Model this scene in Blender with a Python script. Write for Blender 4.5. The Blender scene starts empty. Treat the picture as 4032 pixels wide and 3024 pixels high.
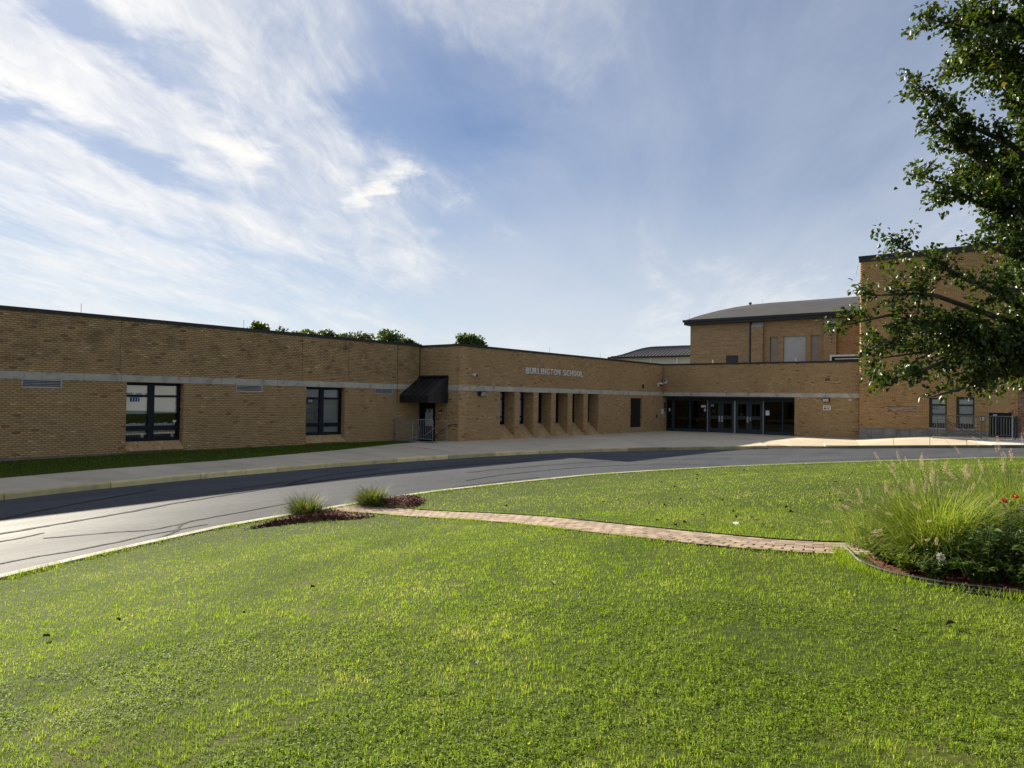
import bpy, math, random
import numpy as np
from mathutils import Vector, Matrix
random.seed(7); RNG = np.random.default_rng(11)
R = math.radians
scene = bpy.context.scene
COL = scene.collection

# ------------------------------------------------------------------ camera
CAM_Z = 2.2
yaw, pitch, roll = R(38.17), R(1.16), R(-0.835)
F = Vector((math.cos(yaw)*math.cos(pitch), math.sin(yaw)*math.cos(pitch), math.sin(pitch)))
RT = Vector((math.sin(yaw), -math.cos(yaw), 0)); UP = RT.cross(F)
c_, s_ = math.cos(roll), math.sin(roll)
r_, u_ = RT*c_ - UP*s_, UP*c_ + RT*s_
cd = bpy.data.cameras.new('camera'); cam = bpy.data.objects.new('camera', cd); COL.objects.link(cam)
cd.sensor_width = 36; cd.lens = 36*2950/4032; cd.clip_start = .05; cd.clip_end = 4000
M4 = Matrix((r_, u_, -F)).transposed().to_4x4(); M4.translation = (0, 0, CAM_Z)
cam.matrix_world = M4
scene.camera = cam

# ------------------------------------------------------------------ sky and sun
SUN_AZ, SUN_EL = R(80), R(25.2)
sund = Vector((math.cos(SUN_AZ)*math.cos(SUN_EL), math.sin(SUN_AZ)*math.cos(SUN_EL), math.sin(SUN_EL)))
ld = bpy.data.lights.new('sun', 'SUN'); ld.energy = 4.8; ld.angle = R(.55); ld.color = (1, .91, .74)
sun = bpy.data.objects.new('sun', ld); COL.objects.link(sun)
sun.rotation_euler = (-sund).to_track_quat('-Z', 'Y').to_euler(); sun.location = (0, 30, 60)
scene.view_settings.view_transform = 'Standard'; scene.view_settings.look = 'None'
scene.view_settings.exposure = 1.33; scene.view_settings.gamma = 1.0
scene.view_settings.use_curve_mapping = False

def sky_world():
    w = bpy.data.worlds.new('World'); scene.world = w; w.use_nodes = True
    nt = w.node_tree; N = nt.nodes; L = nt.links; N.clear()
    def n(t, **k):
        x = N.new(t)
        for a, b in k.items(): setattr(x, a, b)
        return x
    def math_(op, a, b=None, clamp=False):
        m = n('ShaderNodeMath', operation=op, use_clamp=clamp)
        for i, v in enumerate((a, b)):
            if v is None: continue
            if isinstance(v, (int, float)): m.inputs[i].default_value = v
            else: L.new(v, m.inputs[i])
        return m.outputs[0]
    def mix(f, a, b):
        m = n('ShaderNodeMix', data_type='RGBA')
        for s, v in ((m.inputs[0], f), (m.inputs[6], a), (m.inputs[7], b)):
            if isinstance(v, (int, float)): s.default_value = v
            elif isinstance(v, tuple): s.default_value = (*v, 1)
            else: L.new(v, s)
        return m.outputs[2]
    def ramp(f, pts):
        m = n('ShaderNodeMapRange', interpolation_type='SMOOTHSTEP')
        L.new(f, m.inputs[0])
        for i, v in enumerate(pts): m.inputs[i+1].default_value = v
        return m.outputs[0]
    sky = n('ShaderNodeTexSky', sky_type='NISHITA'); sky.sun_disc = False
    sky.sun_elevation = SUN_EL; sky.sun_rotation = math.pi/2 - SUN_AZ
    sky.air_density = 1.0; sky.dust_density = .12; sky.ozone_density = 4.0
    tc = n('ShaderNodeTexCoord'); D = tc.outputs['Generated']
    sp = n('ShaderNodeSeparateXYZ'); L.new(D, sp.inputs[0])
    z = math_('ADD', math_('MAXIMUM', sp.outputs[2], 0.0), .07)
    px, py = math_('DIVIDE', sp.outputs[0], z), math_('DIVIDE', sp.outputs[1], z)
    cb = n('ShaderNodeCombineXYZ'); L.new(px, cb.inputs[0]); L.new(py, cb.inputs[1])
    P = cb.outputs[0]                       # a flat cloud deck seen from below
    def noise(scale, detail, rough, rot=0, sc=(1, 1, 1), off=(0, 0, 0), dist=0, vec=P):
        mp = n('ShaderNodeMapping', vector_type='TEXTURE')
        L.new(vec, mp.inputs[0]); mp.inputs[1].default_value = off; mp.inputs[2].default_value = (0, 0, rot); mp.inputs[3].default_value = sc
        t = n('ShaderNodeTexNoise'); L.new(mp.outputs[0], t.inputs['Vector'])
        t.inputs['Scale'].default_value = scale; t.inputs['Detail'].default_value = detail
        t.inputs['Roughness'].default_value = rough; t.inputs['Distortion'].default_value = dist
        return t.outputs[0]
    wn = n('ShaderNodeTexNoise'); L.new(P, wn.inputs['Vector']); wn.inputs['Scale'].default_value = 2.4; wn.inputs['Detail'].default_value = 5; wn.inputs['Roughness'].default_value = .6
    ws = n('ShaderNodeVectorMath', operation='SUBTRACT'); L.new(wn.outputs['Color'], ws.inputs[0]); ws.inputs[1].default_value = (.5, .5, .5)
    wm = n('ShaderNodeVectorMath', operation='SCALE'); L.new(ws.outputs[0], wm.inputs[0]); wm.inputs['Scale'].default_value = .55
    wa = n('ShaderNodeVectorMath', operation='ADD'); L.new(P, wa.inputs[0]); L.new(wm.outputs[0], wa.inputs[1])
    def blob(cx, cy, rx, ry, rot, amp):     # a soft bank of cloud (or a gap) on the deck
        mp = n('ShaderNodeMapping', vector_type='TEXTURE'); L.new(wa.outputs[0], mp.inputs[0])
        mp.inputs[1].default_value = (cx, cy, 0); mp.inputs[2].default_value = (0, 0, R(rot)); mp.inputs[3].default_value = (rx, ry, 1)
        ln = n('ShaderNodeVectorMath', operation='LENGTH'); L.new(mp.outputs[0], ln.inputs[0])
        return math_('MULTIPLY', ramp(ln.outputs[1], (0.0, 1.0, 1.0, 0.0)), amp)
    ST = R(27)
    streak = noise(1.5, 10, .60, ST, (2.8, .8, 1), (.3, 1.7, 0), .5)
    fine = noise(5.0, 9, .68, ST+.25, (2.2, .7, 1), (2.1, .4, 3), .6)
    broad = noise(.33, 3, .5, ST, (1.5, .9, 1), (5.2, 3.1, 0), .2)
    cov = math_('ADD', math_('MULTIPLY', streak, .58), math_('MULTIPLY', fine, .27))
    cov = math_('ADD', cov, math_('MULTIPLY', broad, .30))
    for b in BLOBS: cov = math_('ADD', cov, blob(*b))
    dense = ramp(cov, (.46, .82, 0, .95))
    veil = ramp(math_('ADD', broad, math_('MULTIPLY', streak, .5)), (.45, .95, .12, .62))
    for b in VEILS: veil = math_('ADD', veil, blob(*b), )
    veil = math_('MINIMUM', math_('MAXIMUM', veil, 0.0), .85)
    dt = n('ShaderNodeVectorMath', operation='DOT_PRODUCT'); L.new(D, dt.inputs[0]); dt.inputs[1].default_value = sund
    glow = math_('POWER', math_('MAXIMUM', dt.outputs['Value'], 0.0), 6.0)   # clouds scatter forward near the sun
    gl = math_('ADD', math_('MULTIPLY', glow, .10), .88)
    lum = math_('MULTIPLY', gl, math_('ADD', math_('MULTIPLY', fine, .35), .80))
    ccol = n('ShaderNodeVectorMath', operation='SCALE'); ccol.inputs[0].default_value = CLOUD; L.new(lum, ccol.inputs['Scale'])
    vcol = n('ShaderNodeVectorMath', operation='SCALE'); vcol.inputs[0].default_value = VEILC; L.new(gl, vcol.inputs['Scale'])
    hs = n('ShaderNodeHueSaturation'); hs.inputs['Saturation'].default_value = 1.1; hs.inputs['Hue'].default_value = .508; hs.inputs['Value'].default_value = SKYV
    L.new(sky.outputs[0], hs.inputs['Color'])
    c = mix(veil, hs.outputs[0], vcol.outputs[0])
    c = mix(dense, c, ccol.outputs[0])
    low = ramp(sp.outputs[2], (-.02, .30, .85, 0))      # haze low over the horizon
    c = mix(low, c, (3.15, 3.35, 3.6))
    bg = n('ShaderNodeBackground'); bg.inputs[1].default_value = .1; L.new(c, bg.inputs[0])
    out = n('ShaderNodeOutputWorld'); L.new(bg.outputs[0], out.inputs[0])
CLOUD = (4.5, 4.4, 4.22); VEILC = (2.5, 2.78, 3.3); SKYV = .35
BLOBS = [(.80, 2.14, .70, .40, 20, .17), (1.6, 3.3, 1.5, 1.0, 35, .12), (2.6, 5.5, 2.6, 1.8, 40, .08), (1.34, 2.24, .42, .17, 42, .20), (1.90, 2.16, .42, .085, 58, .24),
         (1.26, 2.60, .46, .17, 15, -.22), (.72, 2.46, .3, .17, 20, -.24), (.80, 1.84, .6, .12, 25, -.18), (1.62, 1.58, .7, .42, 45, -.22), (2.7, .8, 2.2, 1.4, 10, -.22), (4.2, 3.0, 2.6, 1.5, 35, -.20), (2.9, 2.1, 1.2, .7, 35, -.12), (1.05, 1.42, .6, .34, 35, -.07)]
VEILS = [(1.62, 1.6, .8, .5, 45, -.34), (2.9, .9, 2.6, 1.6, 10, .26), (4.2, 3.0, 2.8, 1.8, 35, .22), (1.2, 1.1, .8, .5, 40, -.06)]
sky_world()

# ------------------------------------------------------------------ helpers: materials
def nmat(name):
    m = bpy.data.materials.new(name); m.use_nodes = True
    nt = m.node_tree; b = nt.nodes['Principled BSDF']
    return m, nt, nt.nodes, nt.links, b
def _noise(N, L, scale, detail=4, rough=.55, vec=None, sc=None, rot=None):
    t = N.new('ShaderNodeTexNoise'); t.inputs['Scale'].default_value = scale
    t.inputs['Detail'].default_value = detail; t.inputs['Roughness'].default_value = rough
    if vec is not None:
        if sc or rot:
            mp = N.new('ShaderNodeMapping'); L.new(vec, mp.inputs[0])
            if sc: mp.inputs[3].default_value = sc
            if rot: mp.inputs[2].default_value = rot
            vec = mp.outputs[0]
        L.new(vec, t.inputs['Vector'])
    return t.outputs[0]
def _ramp(N, L, f, pts):
    r = N.new('ShaderNodeValToRGB'); L.new(f, r.inputs[0]); e = r.color_ramp.elements
    while len(e) < len(pts): e.new(.5)
    for q, (p, c) in zip(e, pts): q.position = p; q.color = (*c, 1) if len(c) == 3 else c
    return r.outputs[0]
def _mix(N, L, f, a, b, mode='MIX'):
    m = N.new('ShaderNodeMix'); m.data_type = 'RGBA'; m.blend_type = mode
    for s, v in ((m.inputs[0], f), (m.inputs[6], a), (m.inputs[7], b)):
        if isinstance(v, (int, float)): s.default_value = v
        elif isinstance(v, tuple): s.default_value = (*v, 1)
        else: L.new(v, s)
    return m.outputs[2]
def _mr(N, L, f, a, b, c, d):
    m = N.new('ShaderNodeMapRange'); L.new(f, m.inputs[0])
    for i, v in enumerate((a, b, c, d)): m.inputs[i+1].default_value = v
    return m.outputs[0]
def pm(name, c1, c2=None, scale=3., rough=.8, bump=0, bscale=40, metal=0, spec=.4, sc=None, c3=None, s3=.4, attr=None, rv=.1):
    m, nt, N, L, b = nmat(name)
    g = N.new('ShaderNodeNewGeometry').outputs['Position']
    c2 = c2 or tuple(x*.75 for x in c1)
    f = _noise(N, L, scale, 6, .6, g, sc)
    col = _ramp(N, L, f, [(.32, c2), (.66, c1)])
    if c3:
        col = _mix(N, L, _mr(N, L, _noise(N, L, s3, 5, .6, g), .52, .72, 0, .8), col, c3)
    if attr:
        lo_ = .93 if attr == 'slabv' else .75
        attr = 'bv'
        a = N.new('ShaderNodeAttribute'); a.attribute_name = attr
        col = _mix(N, L, 1.0, col, _ramp(N, L, a.outputs['Fac'], [(0, (lo_,)*3), (1, (2-lo_*.97,)*3)]), 'MULTIPLY')
    L.new(col, b.inputs['Base Color'])
    L.new(_mr(N, L, _noise(N, L, scale*2.3, 3, .5, g), .3, .7, max(rough-rv, .02), min(rough+rv, 1)), b.inputs['Roughness'])
    b.inputs['Metallic'].default_value = metal; b.inputs['Specular IOR Level'].default_value = spec
    if bump:
        bp = N.new('ShaderNodeBump'); bp.inputs['Strength'].default_value = bump; bp.inputs['Distance'].default_value = .01
        L.new(_noise(N, L, bscale, 4, .6, g), bp.inputs['Height']); L.new(bp.outputs[0], b.inputs['Normal'])
    return m
def brick_mat(name, cols, stain=0, zlo=2.9):
    m, nt, N, L, b = nmat(name)
    g = N.new('ShaderNodeNewGeometry').outputs['Position']
    a = N.new('ShaderNodeAttribute'); a.attribute_name = 'bv'
    col = _ramp(N, L, a.outputs['Fac'], [(0, cols[0]), (.18, cols[1]), (.55, cols[2]), (.86, cols[2]), (.94, cols[3]), (1, cols[3])])
    col = _mix(N, L, .22, col, _ramp(N, L, _noise(N, L, 55, 4, .65, g), [(.3, (.45,)*3), (.7, (1.25,)*3)]), 'MULTIPLY')
    col = _mix(N, L, .8, col, _ramp(N, L, _noise(N, L, .55, 4, .6, g), [(.3, (.90, .86, .82)), (.7, (1.07, 1.06, 1.04))]), 'MULTIPLY')
    if stain:
        s1 = _mr(N, L, _noise(N, L, 1.5, 7, .76, g, (1.0, 1, 1.6), (0, .5, 0)), .47, .66, 0, 1)
        s2 = _mr(N, L, _noise(N, L, .45, 3, .5, g), .36, .56, .25, 1)
        sx = N.new('ShaderNodeSeparateXYZ'); L.new(g, sx.inputs[0])
        hz = _mr(N, L, sx.outputs[2], zlo, zlo+.5, 0, stain)
        mm = N.new('ShaderNodeMath'); mm.operation = 'MULTIPLY'; L.new(s1, mm.inputs[0]); L.new(s2, mm.inputs[1])
        m2 = N.new('ShaderNodeMath'); m2.operation = 'MULTIPLY'; L.new(mm.outputs[0], m2.inputs[0]); L.new(hz, m2.inputs[1])
        col = _mix(N, L, m2.outputs[0], col, (.075, .05, .035))
    L.new(col, b.inputs['Base Color']); b.inputs['Roughness'].default_value = .85; b.inputs['Specular IOR Level'].default_value = .25
    bp = N.new('ShaderNodeBump'); bp.inputs['Strength'].default_value = .4; bp.inputs['Distance'].default_value = .004
    L.new(_noise(N, L, 120, 3, .6, g), bp.inputs['Height']); L.new(bp.outputs[0], b.inputs['Normal'])
    return m
def leaf_mat(name, ramp, trans, tf=.45, rough=.45, spec=.5, attr='bv'):
    m, nt, N, L, b = nmat(name)
    a = N.new('ShaderNodeAttribute'); a.attribute_name = attr
    col = _ramp(N, L, a.outputs['Fac'], ramp)
    L.new(col, b.inputs['Base Color']); b.inputs['Roughness'].default_value = rough; b.inputs['Specular IOR Level'].default_value = spec
    t = N.new('ShaderNodeBsdfTranslucent'); L.new(_mix(N, L, 1.0, col, trans, 'MULTIPLY'), t.inputs[0])
    mx = N.new('ShaderNodeMixShader'); mx.inputs[0].default_value = tf
    L.new(b.outputs[0], mx.inputs[1]); L.new(t.outputs[0], mx.inputs[2]); L.new(mx.outputs[0], N['Material Output'].inputs[0])
    return m
def glass_mat(name, tint=(.90, .93, .93), ior=1.55, rough=.01):
    m, nt, N, L, b = nmat(name); N.remove(b)
    fr = N.new('ShaderNodeFresnel'); fr.inputs[0].default_value = ior
    g = N.new('ShaderNodeBsdfGlossy'); g.inputs['Roughness'].default_value = rough; g.inputs[0].default_value = (.95, .95, .95, 1)
    t = N.new('ShaderNodeBsdfTransparent'); t.inputs[0].default_value = (*tint, 1)
    mx = N.new('ShaderNodeMixShader'); L.new(fr.outputs[0], mx.inputs[0]); L.new(t.outputs[0], mx.inputs[1]); L.new(g.outputs[0], mx.inputs[2])
    L.new(mx.outputs[0], N['Material Output'].inputs[0])
    return m
TAN = [(.26, .14, .066), (.38, .245, .12), (.49, .335, .165), (.60, .45, .265)]
MT = dict(
 brick=brick_mat('buff_brick', TAN), brick_st=brick_mat('stained_buff_brick', TAN, .65),
 brick_or=brick_mat('orange_buff_brick', [(.27, .125, .05), (.39, .23, .10), (.49, .315, .145), (.56, .40, .21)]),
 brick_red=brick_mat('patched_red_brick', [(.16, .04, .03), (.22, .085, .05), (.32, .18, .11), (.46, .34, .25)]),
 mortar=pm('mortar', (.18, .125, .072), (.125, .088, .052), 8, .95, .3, 90),
 mortar_lt=pm('pale_mortar', (.34, .29, .24), (.26, .22, .18), 8, .95, .3, 90),
 concrete=pm('band_concrete', (.50, .465, .39), (.38, .352, .295), 1.6, .85, .25, 60, c3=(.15, .145, .135), s3=2.2),
 slab=pm('slab_concrete', (.55, .475, .355), (.50, .43, .32), 1.1, .9, .25, 70, c3=(.40, .35, .265), s3=.6, attr='slabv', spec=.2),
 slab_new=pm('new_concrete', (.62, .60, .55), (.56, .54, .50), 1.5, .85, .2, 70),
 found=pm('foundation_concrete', (.27, .265, .24), (.18, .175, .16), 2.5, .9, .3, 40, c3=(.10, .10, .085), s3=1.4),
 yellow=pm('worn_yellow_paint', (.68, .58, .27), (.56, .48, .25), 4, .8, .3, 50, c3=(.32, .29, .18), s3=2.4, attr='bv'),
 yellow_shade=pm('shaded_dirty_yellow_paint', (.42, .37, .18), (.30, .265, .14), 3, .85, .3, 50, c3=(.14, .13, .09), s3=1.6, attr='bv'),  # darker copy of the kerb yellow: shade and dirt both in the colour
 kerb_backlit=pm('backlit_dirty_kerb', (.20, .185, .125), (.12, .115, .075), 3, .9, .3, 50, c3=(.07, .075, .04), s3=1.5, attr='bv'),  # dark kerb copy: backlit shade put into the colour along with dirt
 edge=pm('edging_concrete', (.47, .43, .36), (.36, .33, .28), 2.5, .9, .3, 50, c3=(.2, .18, .14), s3=3),
 bronze=pm('dark_bronze_metal', (.030, .029, .028), (.022, .021, .021), 3, .5, metal=.3),
 black=pm('black_painted_metal', (.014, .015, .020), (.010, .011, .014), 6, .38, spec=.45),
 navy=pm('navy_window_frame', (.008, .011, .020), (.006, .008, .014), 5, .5, spec=.2),
 door=pm('slate_door_paint', (.028, .038, .044), (.022, .029, .035), 3, .55, spec=.25),
 alu=pm('grey_aluminium', (.50, .50, .48), (.40, .40, .385), 4, .5, metal=.3),
 galv=pm('galvanised_rail', (.30, .31, .32), (.22, .23, .24), 7, .5, metal=.4),
 greenrail=pm('grey_green_rail', (.075, .085, .08), (.05, .058, .055), 7, .5, metal=.2),
 white=pm('white_plastic', (.75, .75, .73), (.66, .66, .64), 5, .5),
 lens=pm('pale_lamp_glass', (.42, .45, .45), (.3, .33, .33), 5, .15, spec=.6),
 blind=pm('pale_roller_shade', (.56, .58, .57), (.48, .50, .50), 1.2, .9),
 slats=pm('venetian_slats', (.55, .57, .54), (.46, .48, .46), 2, .6),
 paper=pm('paper', (.72, .72, .70), (.6, .6, .58), 6, .9),
 yellowpaper=pm('yellow_paper', (.42, .30, .05), (.34, .24, .04), 6, .9),
 blue=pm('blue_plaque', (.015, .06, .24), (.012, .05, .2), 5, .5),
 darkplaque=pm('dark_blue_plaque', (.010, .018, .045), (.008, .014, .036), 5, .5),
 letter=pm('brushed_letter', (.80, .79, .76), (.72, .71, .68), 5, .5),
 ink=pm('sign_print', (.12, .12, .13), (.09, .09, .1), 9, .8), red=pm('red_print', (.45, .05, .05), (.35, .04, .04), 9, .8),
 room=pm('dim_interior', (.05, .055, .055), (.035, .04, .04), 1, .9), greenroom=pm('dark_green_interior', (.02, .045, .03), (.015, .03, .02), 1, .9),
 wood=pm('oak_rail', (.32, .18, .06), (.24, .13, .045), 2, .5, sc=(1, 8, 8)),
 tile=pm('lobby_tile', (.18, .17, .15), (.14, .13, .12), 2, .5),
 membrane=pm('grey_roof_membrane', (.085, .085, .09), (.066, .066, .07), .5, .9, spec=.08, c3=(.055, .055, .06), s3=.25),
 metalroof=pm('brown_standing_seam', (.36, .33, .30), (.30, .275, .25), .6, .5, metal=.2),
 whitewall=pm('pale_metal_siding', (.50, .50, .48), (.44, .44, .42), .8, .7),
 limestone=pm('limestone_cap', (.36, .34, .33), (.28, .27, .26), 2, .85),
 rust=pm('rusty_conduit', (.14, .065, .035), (.08, .04, .025), 8, .8),
 asphalt=None, tar=pm('crack_sealant', (.034, .035, .039), (.026, .027, .030), 6, .85, spec=.08),
 soil=pm('bare_soil', (.085, .062, .042), (.05, .036, .025), 9, .95, .8, 60),
 ground=pm('distant_turf', (.05, .085, .022), (.035, .06, .015), .3, .95),
 bark=pm('grey_brown_bark', (.075, .06, .045), (.04, .032, .025), 14, .9, .9, 30),
 plastic=pm('black_edging_plastic', (.022, .022, .023), (.014, .014, .015), 6, .6, spec=.2),
 hose=pm('grey_worn_plastic', (.20, .19, .185), (.12, .115, .11), 9, .6, spec=.2),
 tactile=pm('brick_red_tactile_pad', (.36, .22, .17), (.30, .18, .14), 4, .8),
 paver=pm('clay_paver', (.34, .26, .195), (.28, .21, .155), 6, .9, .4, 60, attr='bv', spec=.15, c3=(.38, .315, .245), s3=2.0),
 glass=glass_mat('window_glass'), darkglass=glass_mat('tinted_glass', (.28, .32, .33), 1.5),
 vent=pm('vent_dark', (.02, .019, .018), (.014, .013, .012), 6, .8),
 siding=pm('white_clapboard', (.74, .73, .70), (.66, .65, .62), 1, .7),
 shingle=pm('grey_shingle', (.10, .10, .10), (.07, .07, .07), 2, .9),
)
def asphalt():
    m, nt, N, L, b = nmat('aged_asphalt'); g = N.new('ShaderNodeNewGeometry').outputs['Position']
    f = _noise(N, L, .35, 5, .55, g, (.5, 1.6, 1))
    c = _ramp(N, L, f, [(.3, (.056, .060, .070)), (.7, (.080, .085, .096))])
    c = _mix(N, L, .55, c, _ramp(N, L, _noise(N, L, 130, 3, .7, g), [(.3, (.4,)*3), (.72, (1.65,)*3)]), 'MULTIPLY')
    c = _mix(N, L, .6, c, _ramp(N, L, _noise(N, L, 9, 6, .75, g, (.5, 1.4, 1)), [(.35, (.72,)*3), (.65, (1.25,)*3)]), 'MULTIPLY')
    c = _mix(N, L, _mr(N, L, _noise(N, L, 1.3, 6, .65, g, (.35, 2.2, 1)), .5, .75, 0, .5), c, (.098, .102, .108))
    L.new(c, b.inputs['Base Color'])
    L.new(_mr(N, L, f, .3, .7, .72, .62), b.inputs['Roughness']); b.inputs['Specular IOR Level'].default_value = .07
    bp = N.new('ShaderNodeBump'); bp.inputs['Strength'].default_value = .55; bp.inputs['Distance'].default_value = .006
    L.new(_noise(N, L, 160, 3, .6, g), bp.inputs['Height']); L.new(bp.outputs[0], b.inputs['Normal'])
    return m
MT['asphalt'] = asphalt()
def lawn_mat():
    m, nt, N, L, b = nmat('lawn_thatch'); g = N.new('ShaderNodeNewGeometry').outputs['Position']
    c = _ramp(N, L, _noise(N, L, 22, 6, .7, g), [(.3, (.018, .024, .006)), (.5, (.042, .058, .010)), (.7, (.085, .11, .018))])
    c = _mix(N, L, _mr(N, L, _noise(N, L, .8, 4, .6, g), .55, .75, 0, .55), c, (.13, .11, .04))
    L.new(c, b.inputs['Base Color']); b.inputs['Roughness'].default_value = .95; b.inputs['Specular IOR Level'].default_value = .1
    return m
MT['lawn'] = lawn_mat()
GR = [(0, (.055, .095, .010)), (.3, (.13, .20, .018)), (.65, (.225, .315, .034)), (.93, (.31, .385, .065)), (1, (.44, .41, .22))]
MT['blade'] = leaf_mat('grass_blade', GR, (1.45, 1.5, .5), .48, .65, .15)
MT['clump'] = leaf_mat('ornamental_grass_blade', [(0, (.08, .135, .018)), (.5, (.17, .24, .04)), (1, (.40, .40, .15))], (1.5, 1.5, .6), .48, .65, .2)
MT['lily'] = leaf_mat('daylily_blade', [(0, (.04, .07, .014)), (.6, (.095, .13, .03)), (.85, (.20, .19, .05)), (1, (.26, .16, .07))], (1.25, 1.25, .6), .45, .6, .2)
MT['plume'] = leaf_mat('seed_plume', [(0, (.36, .27, .19)), (1, (.60, .50, .38))], (1.4, 1.3, 1.2), .5, .8, .2)
MT['treeleaf'] = leaf_mat('pear_leaf', [(0, (.016, .032, .006)), (.5, (.034, .062, .011)), (.92, (.060, .088, .016)), (1, (.12, .10, .025))], (1.9, 1.75, .7), .36, .40, .45)
MT['farleaf'] = leaf_mat('far_leaf', [(0, (.025, .045, .012)), (.6, (.055, .085, .022)), (1, (.10, .12, .035))], (1.5, 1.5, .8), .35, .5, .35)
MT['bedleaf'] = leaf_mat('bed_leaf', [(0, (.030, .055, .013)), (.6, (.065, .105, .026)), (1, (.12, .155, .045))], (1.4, 1.5, .7), .3, .35, .55)
MT['limeleaf'] = leaf_mat('lime_leaf', [(0, (.08, .13, .02)), (1, (.22, .26, .05))], (1.4, 1.4, .6), .4, .5, .3)
MT['mulch'] = leaf_mat('red_mulch', [(0, (.055, .018, .012)), (.55, (.16, .055, .036)), (.88, (.26, .11, .075)), (1, (.48, .34, .26))], (.2, .2, .2), .02, .85, .25)
MT['deadleaf'] = leaf_mat('dead_leaf', [(0, (.02, .014, .008)), (1, (.06, .035, .018))], (1, 1, 1), .1, .7, .3)
MT['redpetal'] = leaf_mat('red_petal', [(0, (.40, .012, .015)), (1, (.60, .03, .04))], (1.3, 1, 1), .3, .6, .3)
MT['purplepetal'] = leaf_mat('purple_petal', [(0, (.30, .08, .38)), (1, (.45, .14, .5))], (1.2, 1, 1.2), .3, .6, .3)
MT['whitepetal'] = leaf_mat('white_petal', [(0, (.65, .65, .62)), (1, (.8, .8, .78))], (1, 1, 1), .3, .6, .3)
MT['yellowpetal'] = leaf_mat('yellow_centre', [(0, (.40, .24, .03)), (1, (.6, .4, .05))], (1, 1, 1), .1, .7, .3)
MT['stem'] = leaf_mat('green_stem', [(0, (.05, .09, .02)), (1, (.10, .15, .04))], (1, 1, .6), .2, .6, .3)

# ------------------------------------------------------------------ helpers: objects and meshes
WL = {}     # world location of every object made here
def prop(o, label=None, cat=None, group=None, kind=None):
    if label: o['label'] = label
    if cat: o['category'] = cat
    if group: o['group'] = group
    if kind: o['kind'] = kind
    return o
def thing(name, loc, label, cat, group=None):
    o = bpy.data.objects.new(name, None); o.empty_display_size = .2; COL.objects.link(o)
    o.location = loc; WL[o.name] = Vector(loc)
    return prop(o, label, cat, group)
def place(o, world, parent=None):
    world = Vector(world)
    o.location = world - WL[parent.name] if parent else world
    if parent: o.parent = parent
    COL.objects.link(o); WL[o.name] = world
    return o
class MB:
    def __init__(s): s.v = []; s.f = []; s.a = []
    def quad(s, *p, bv=0.5):
        i = len(s.v); s.v += [tuple(q) for q in p]; s.f.append(tuple(range(i, i+len(p)))); s.a.append(bv); return s
    def hexa(s, p, bv=.5):      # 8 corners: bottom 0-3, top 4-7 (both counter-clockwise from above)
        i = len(s.v); s.v += [tuple(q) for q in p]
        for f in ((3, 2, 1, 0), (4, 5, 6, 7), (0, 1, 5, 4), (1, 2, 6, 5), (2, 3, 7, 6), (3, 0, 4, 7)):
            s.f.append(tuple(i+k for k in f)); s.a.append(bv)
        return s
    def box(s, x0, x1, y0, y1, z0, z1, bv=.5):
        return s.hexa([(x0, y0, z0), (x1, y0, z0), (x1, y1, z0), (x0, y1, z0), (x0, y0, z1), (x1, y0, z1), (x1, y1, z1), (x0, y1, z1)], bv)
    def tube(s, pts, rad, n=6, bv=.5, cap=True):
        pts = [Vector(p) for p in pts]; rad = rad if isinstance(rad, (list, tuple)) else [rad]*len(pts)
        base = len(s.v); up0 = Vector((0, 0, 1))
        for k, p in enumerate(pts):
            d = (pts[min(k+1, len(pts)-1)] - pts[max(k-1, 0)])
            d = d.normalized() if d.length > 1e-9 else Vector((0, 0, 1))
            a = d.cross(up0 if abs(d.z) < .9 else Vector((1, 0, 0))).normalized(); b = a.cross(d)
            for j in range(n):
                t = 2*math.pi*j/n; s.v.append(tuple(p + (a*math.cos(t) + b*math.sin(t))*rad[k]))
        for k in range(len(pts)-1):
            for j in range(n):
                q = base + k*n; s.f.append((q+j, q+(j+1) % n, q+n+(j+1) % n, q+n+j)); s.a.append(bv)
        if cap:
            s.f.append(tuple(base+j for j in range(n))[::-1]); s.a.append(bv)
            e = base+(len(pts)-1)*n; s.f.append(tuple(e+j for j in range(n))); s.a.append(bv)
        return s
    def disc(s, c, nrm, r, n=12, bv=.5):
        nrm = Vector(nrm).normalized(); a = nrm.orthogonal().normalized(); b = nrm.cross(a); c = Vector(c)
        return s.quad(*[c+(a*math.cos(2*math.pi*k/n)+b*math.sin(2*math.pi*k/n))*r for k in range(n)], bv=bv)
    def mesh(s, name, origin):
        me = bpy.data.meshes.new(name); o = Vector(origin)
        me.from_pydata([(x-o.x, y-o.y, z-o.z) for x, y, z in s.v], [], s.f)
        at = me.attributes.new('bv', 'FLOAT', 'FACE'); at.data.foreach_set('value', s.a)
        return me
    def build(s, name, mat, parent=None, smooth=False, kind=None, label=None, bevel=0):
        v = np.array(s.v); lo, hi = v.min(0), v.max(0); c = Vector(((lo[0]+hi[0])/2, (lo[1]+hi[1])/2, lo[2]))
        me = s.mesh(name, c); me.materials.append(MT[mat] if isinstance(mat, str) else mat)
        if smooth: me.polygons.foreach_set('use_smooth', [True]*len(me.polygons))
        o = bpy.data.objects.new(name, me); place(o, c, parent)
        if bevel:
            b = o.modifiers.new('bevel', 'BEVEL'); b.width = bevel; b.segments = 1; b.limit_method = 'ANGLE'
        return prop(o, label, kind=kind)
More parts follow.
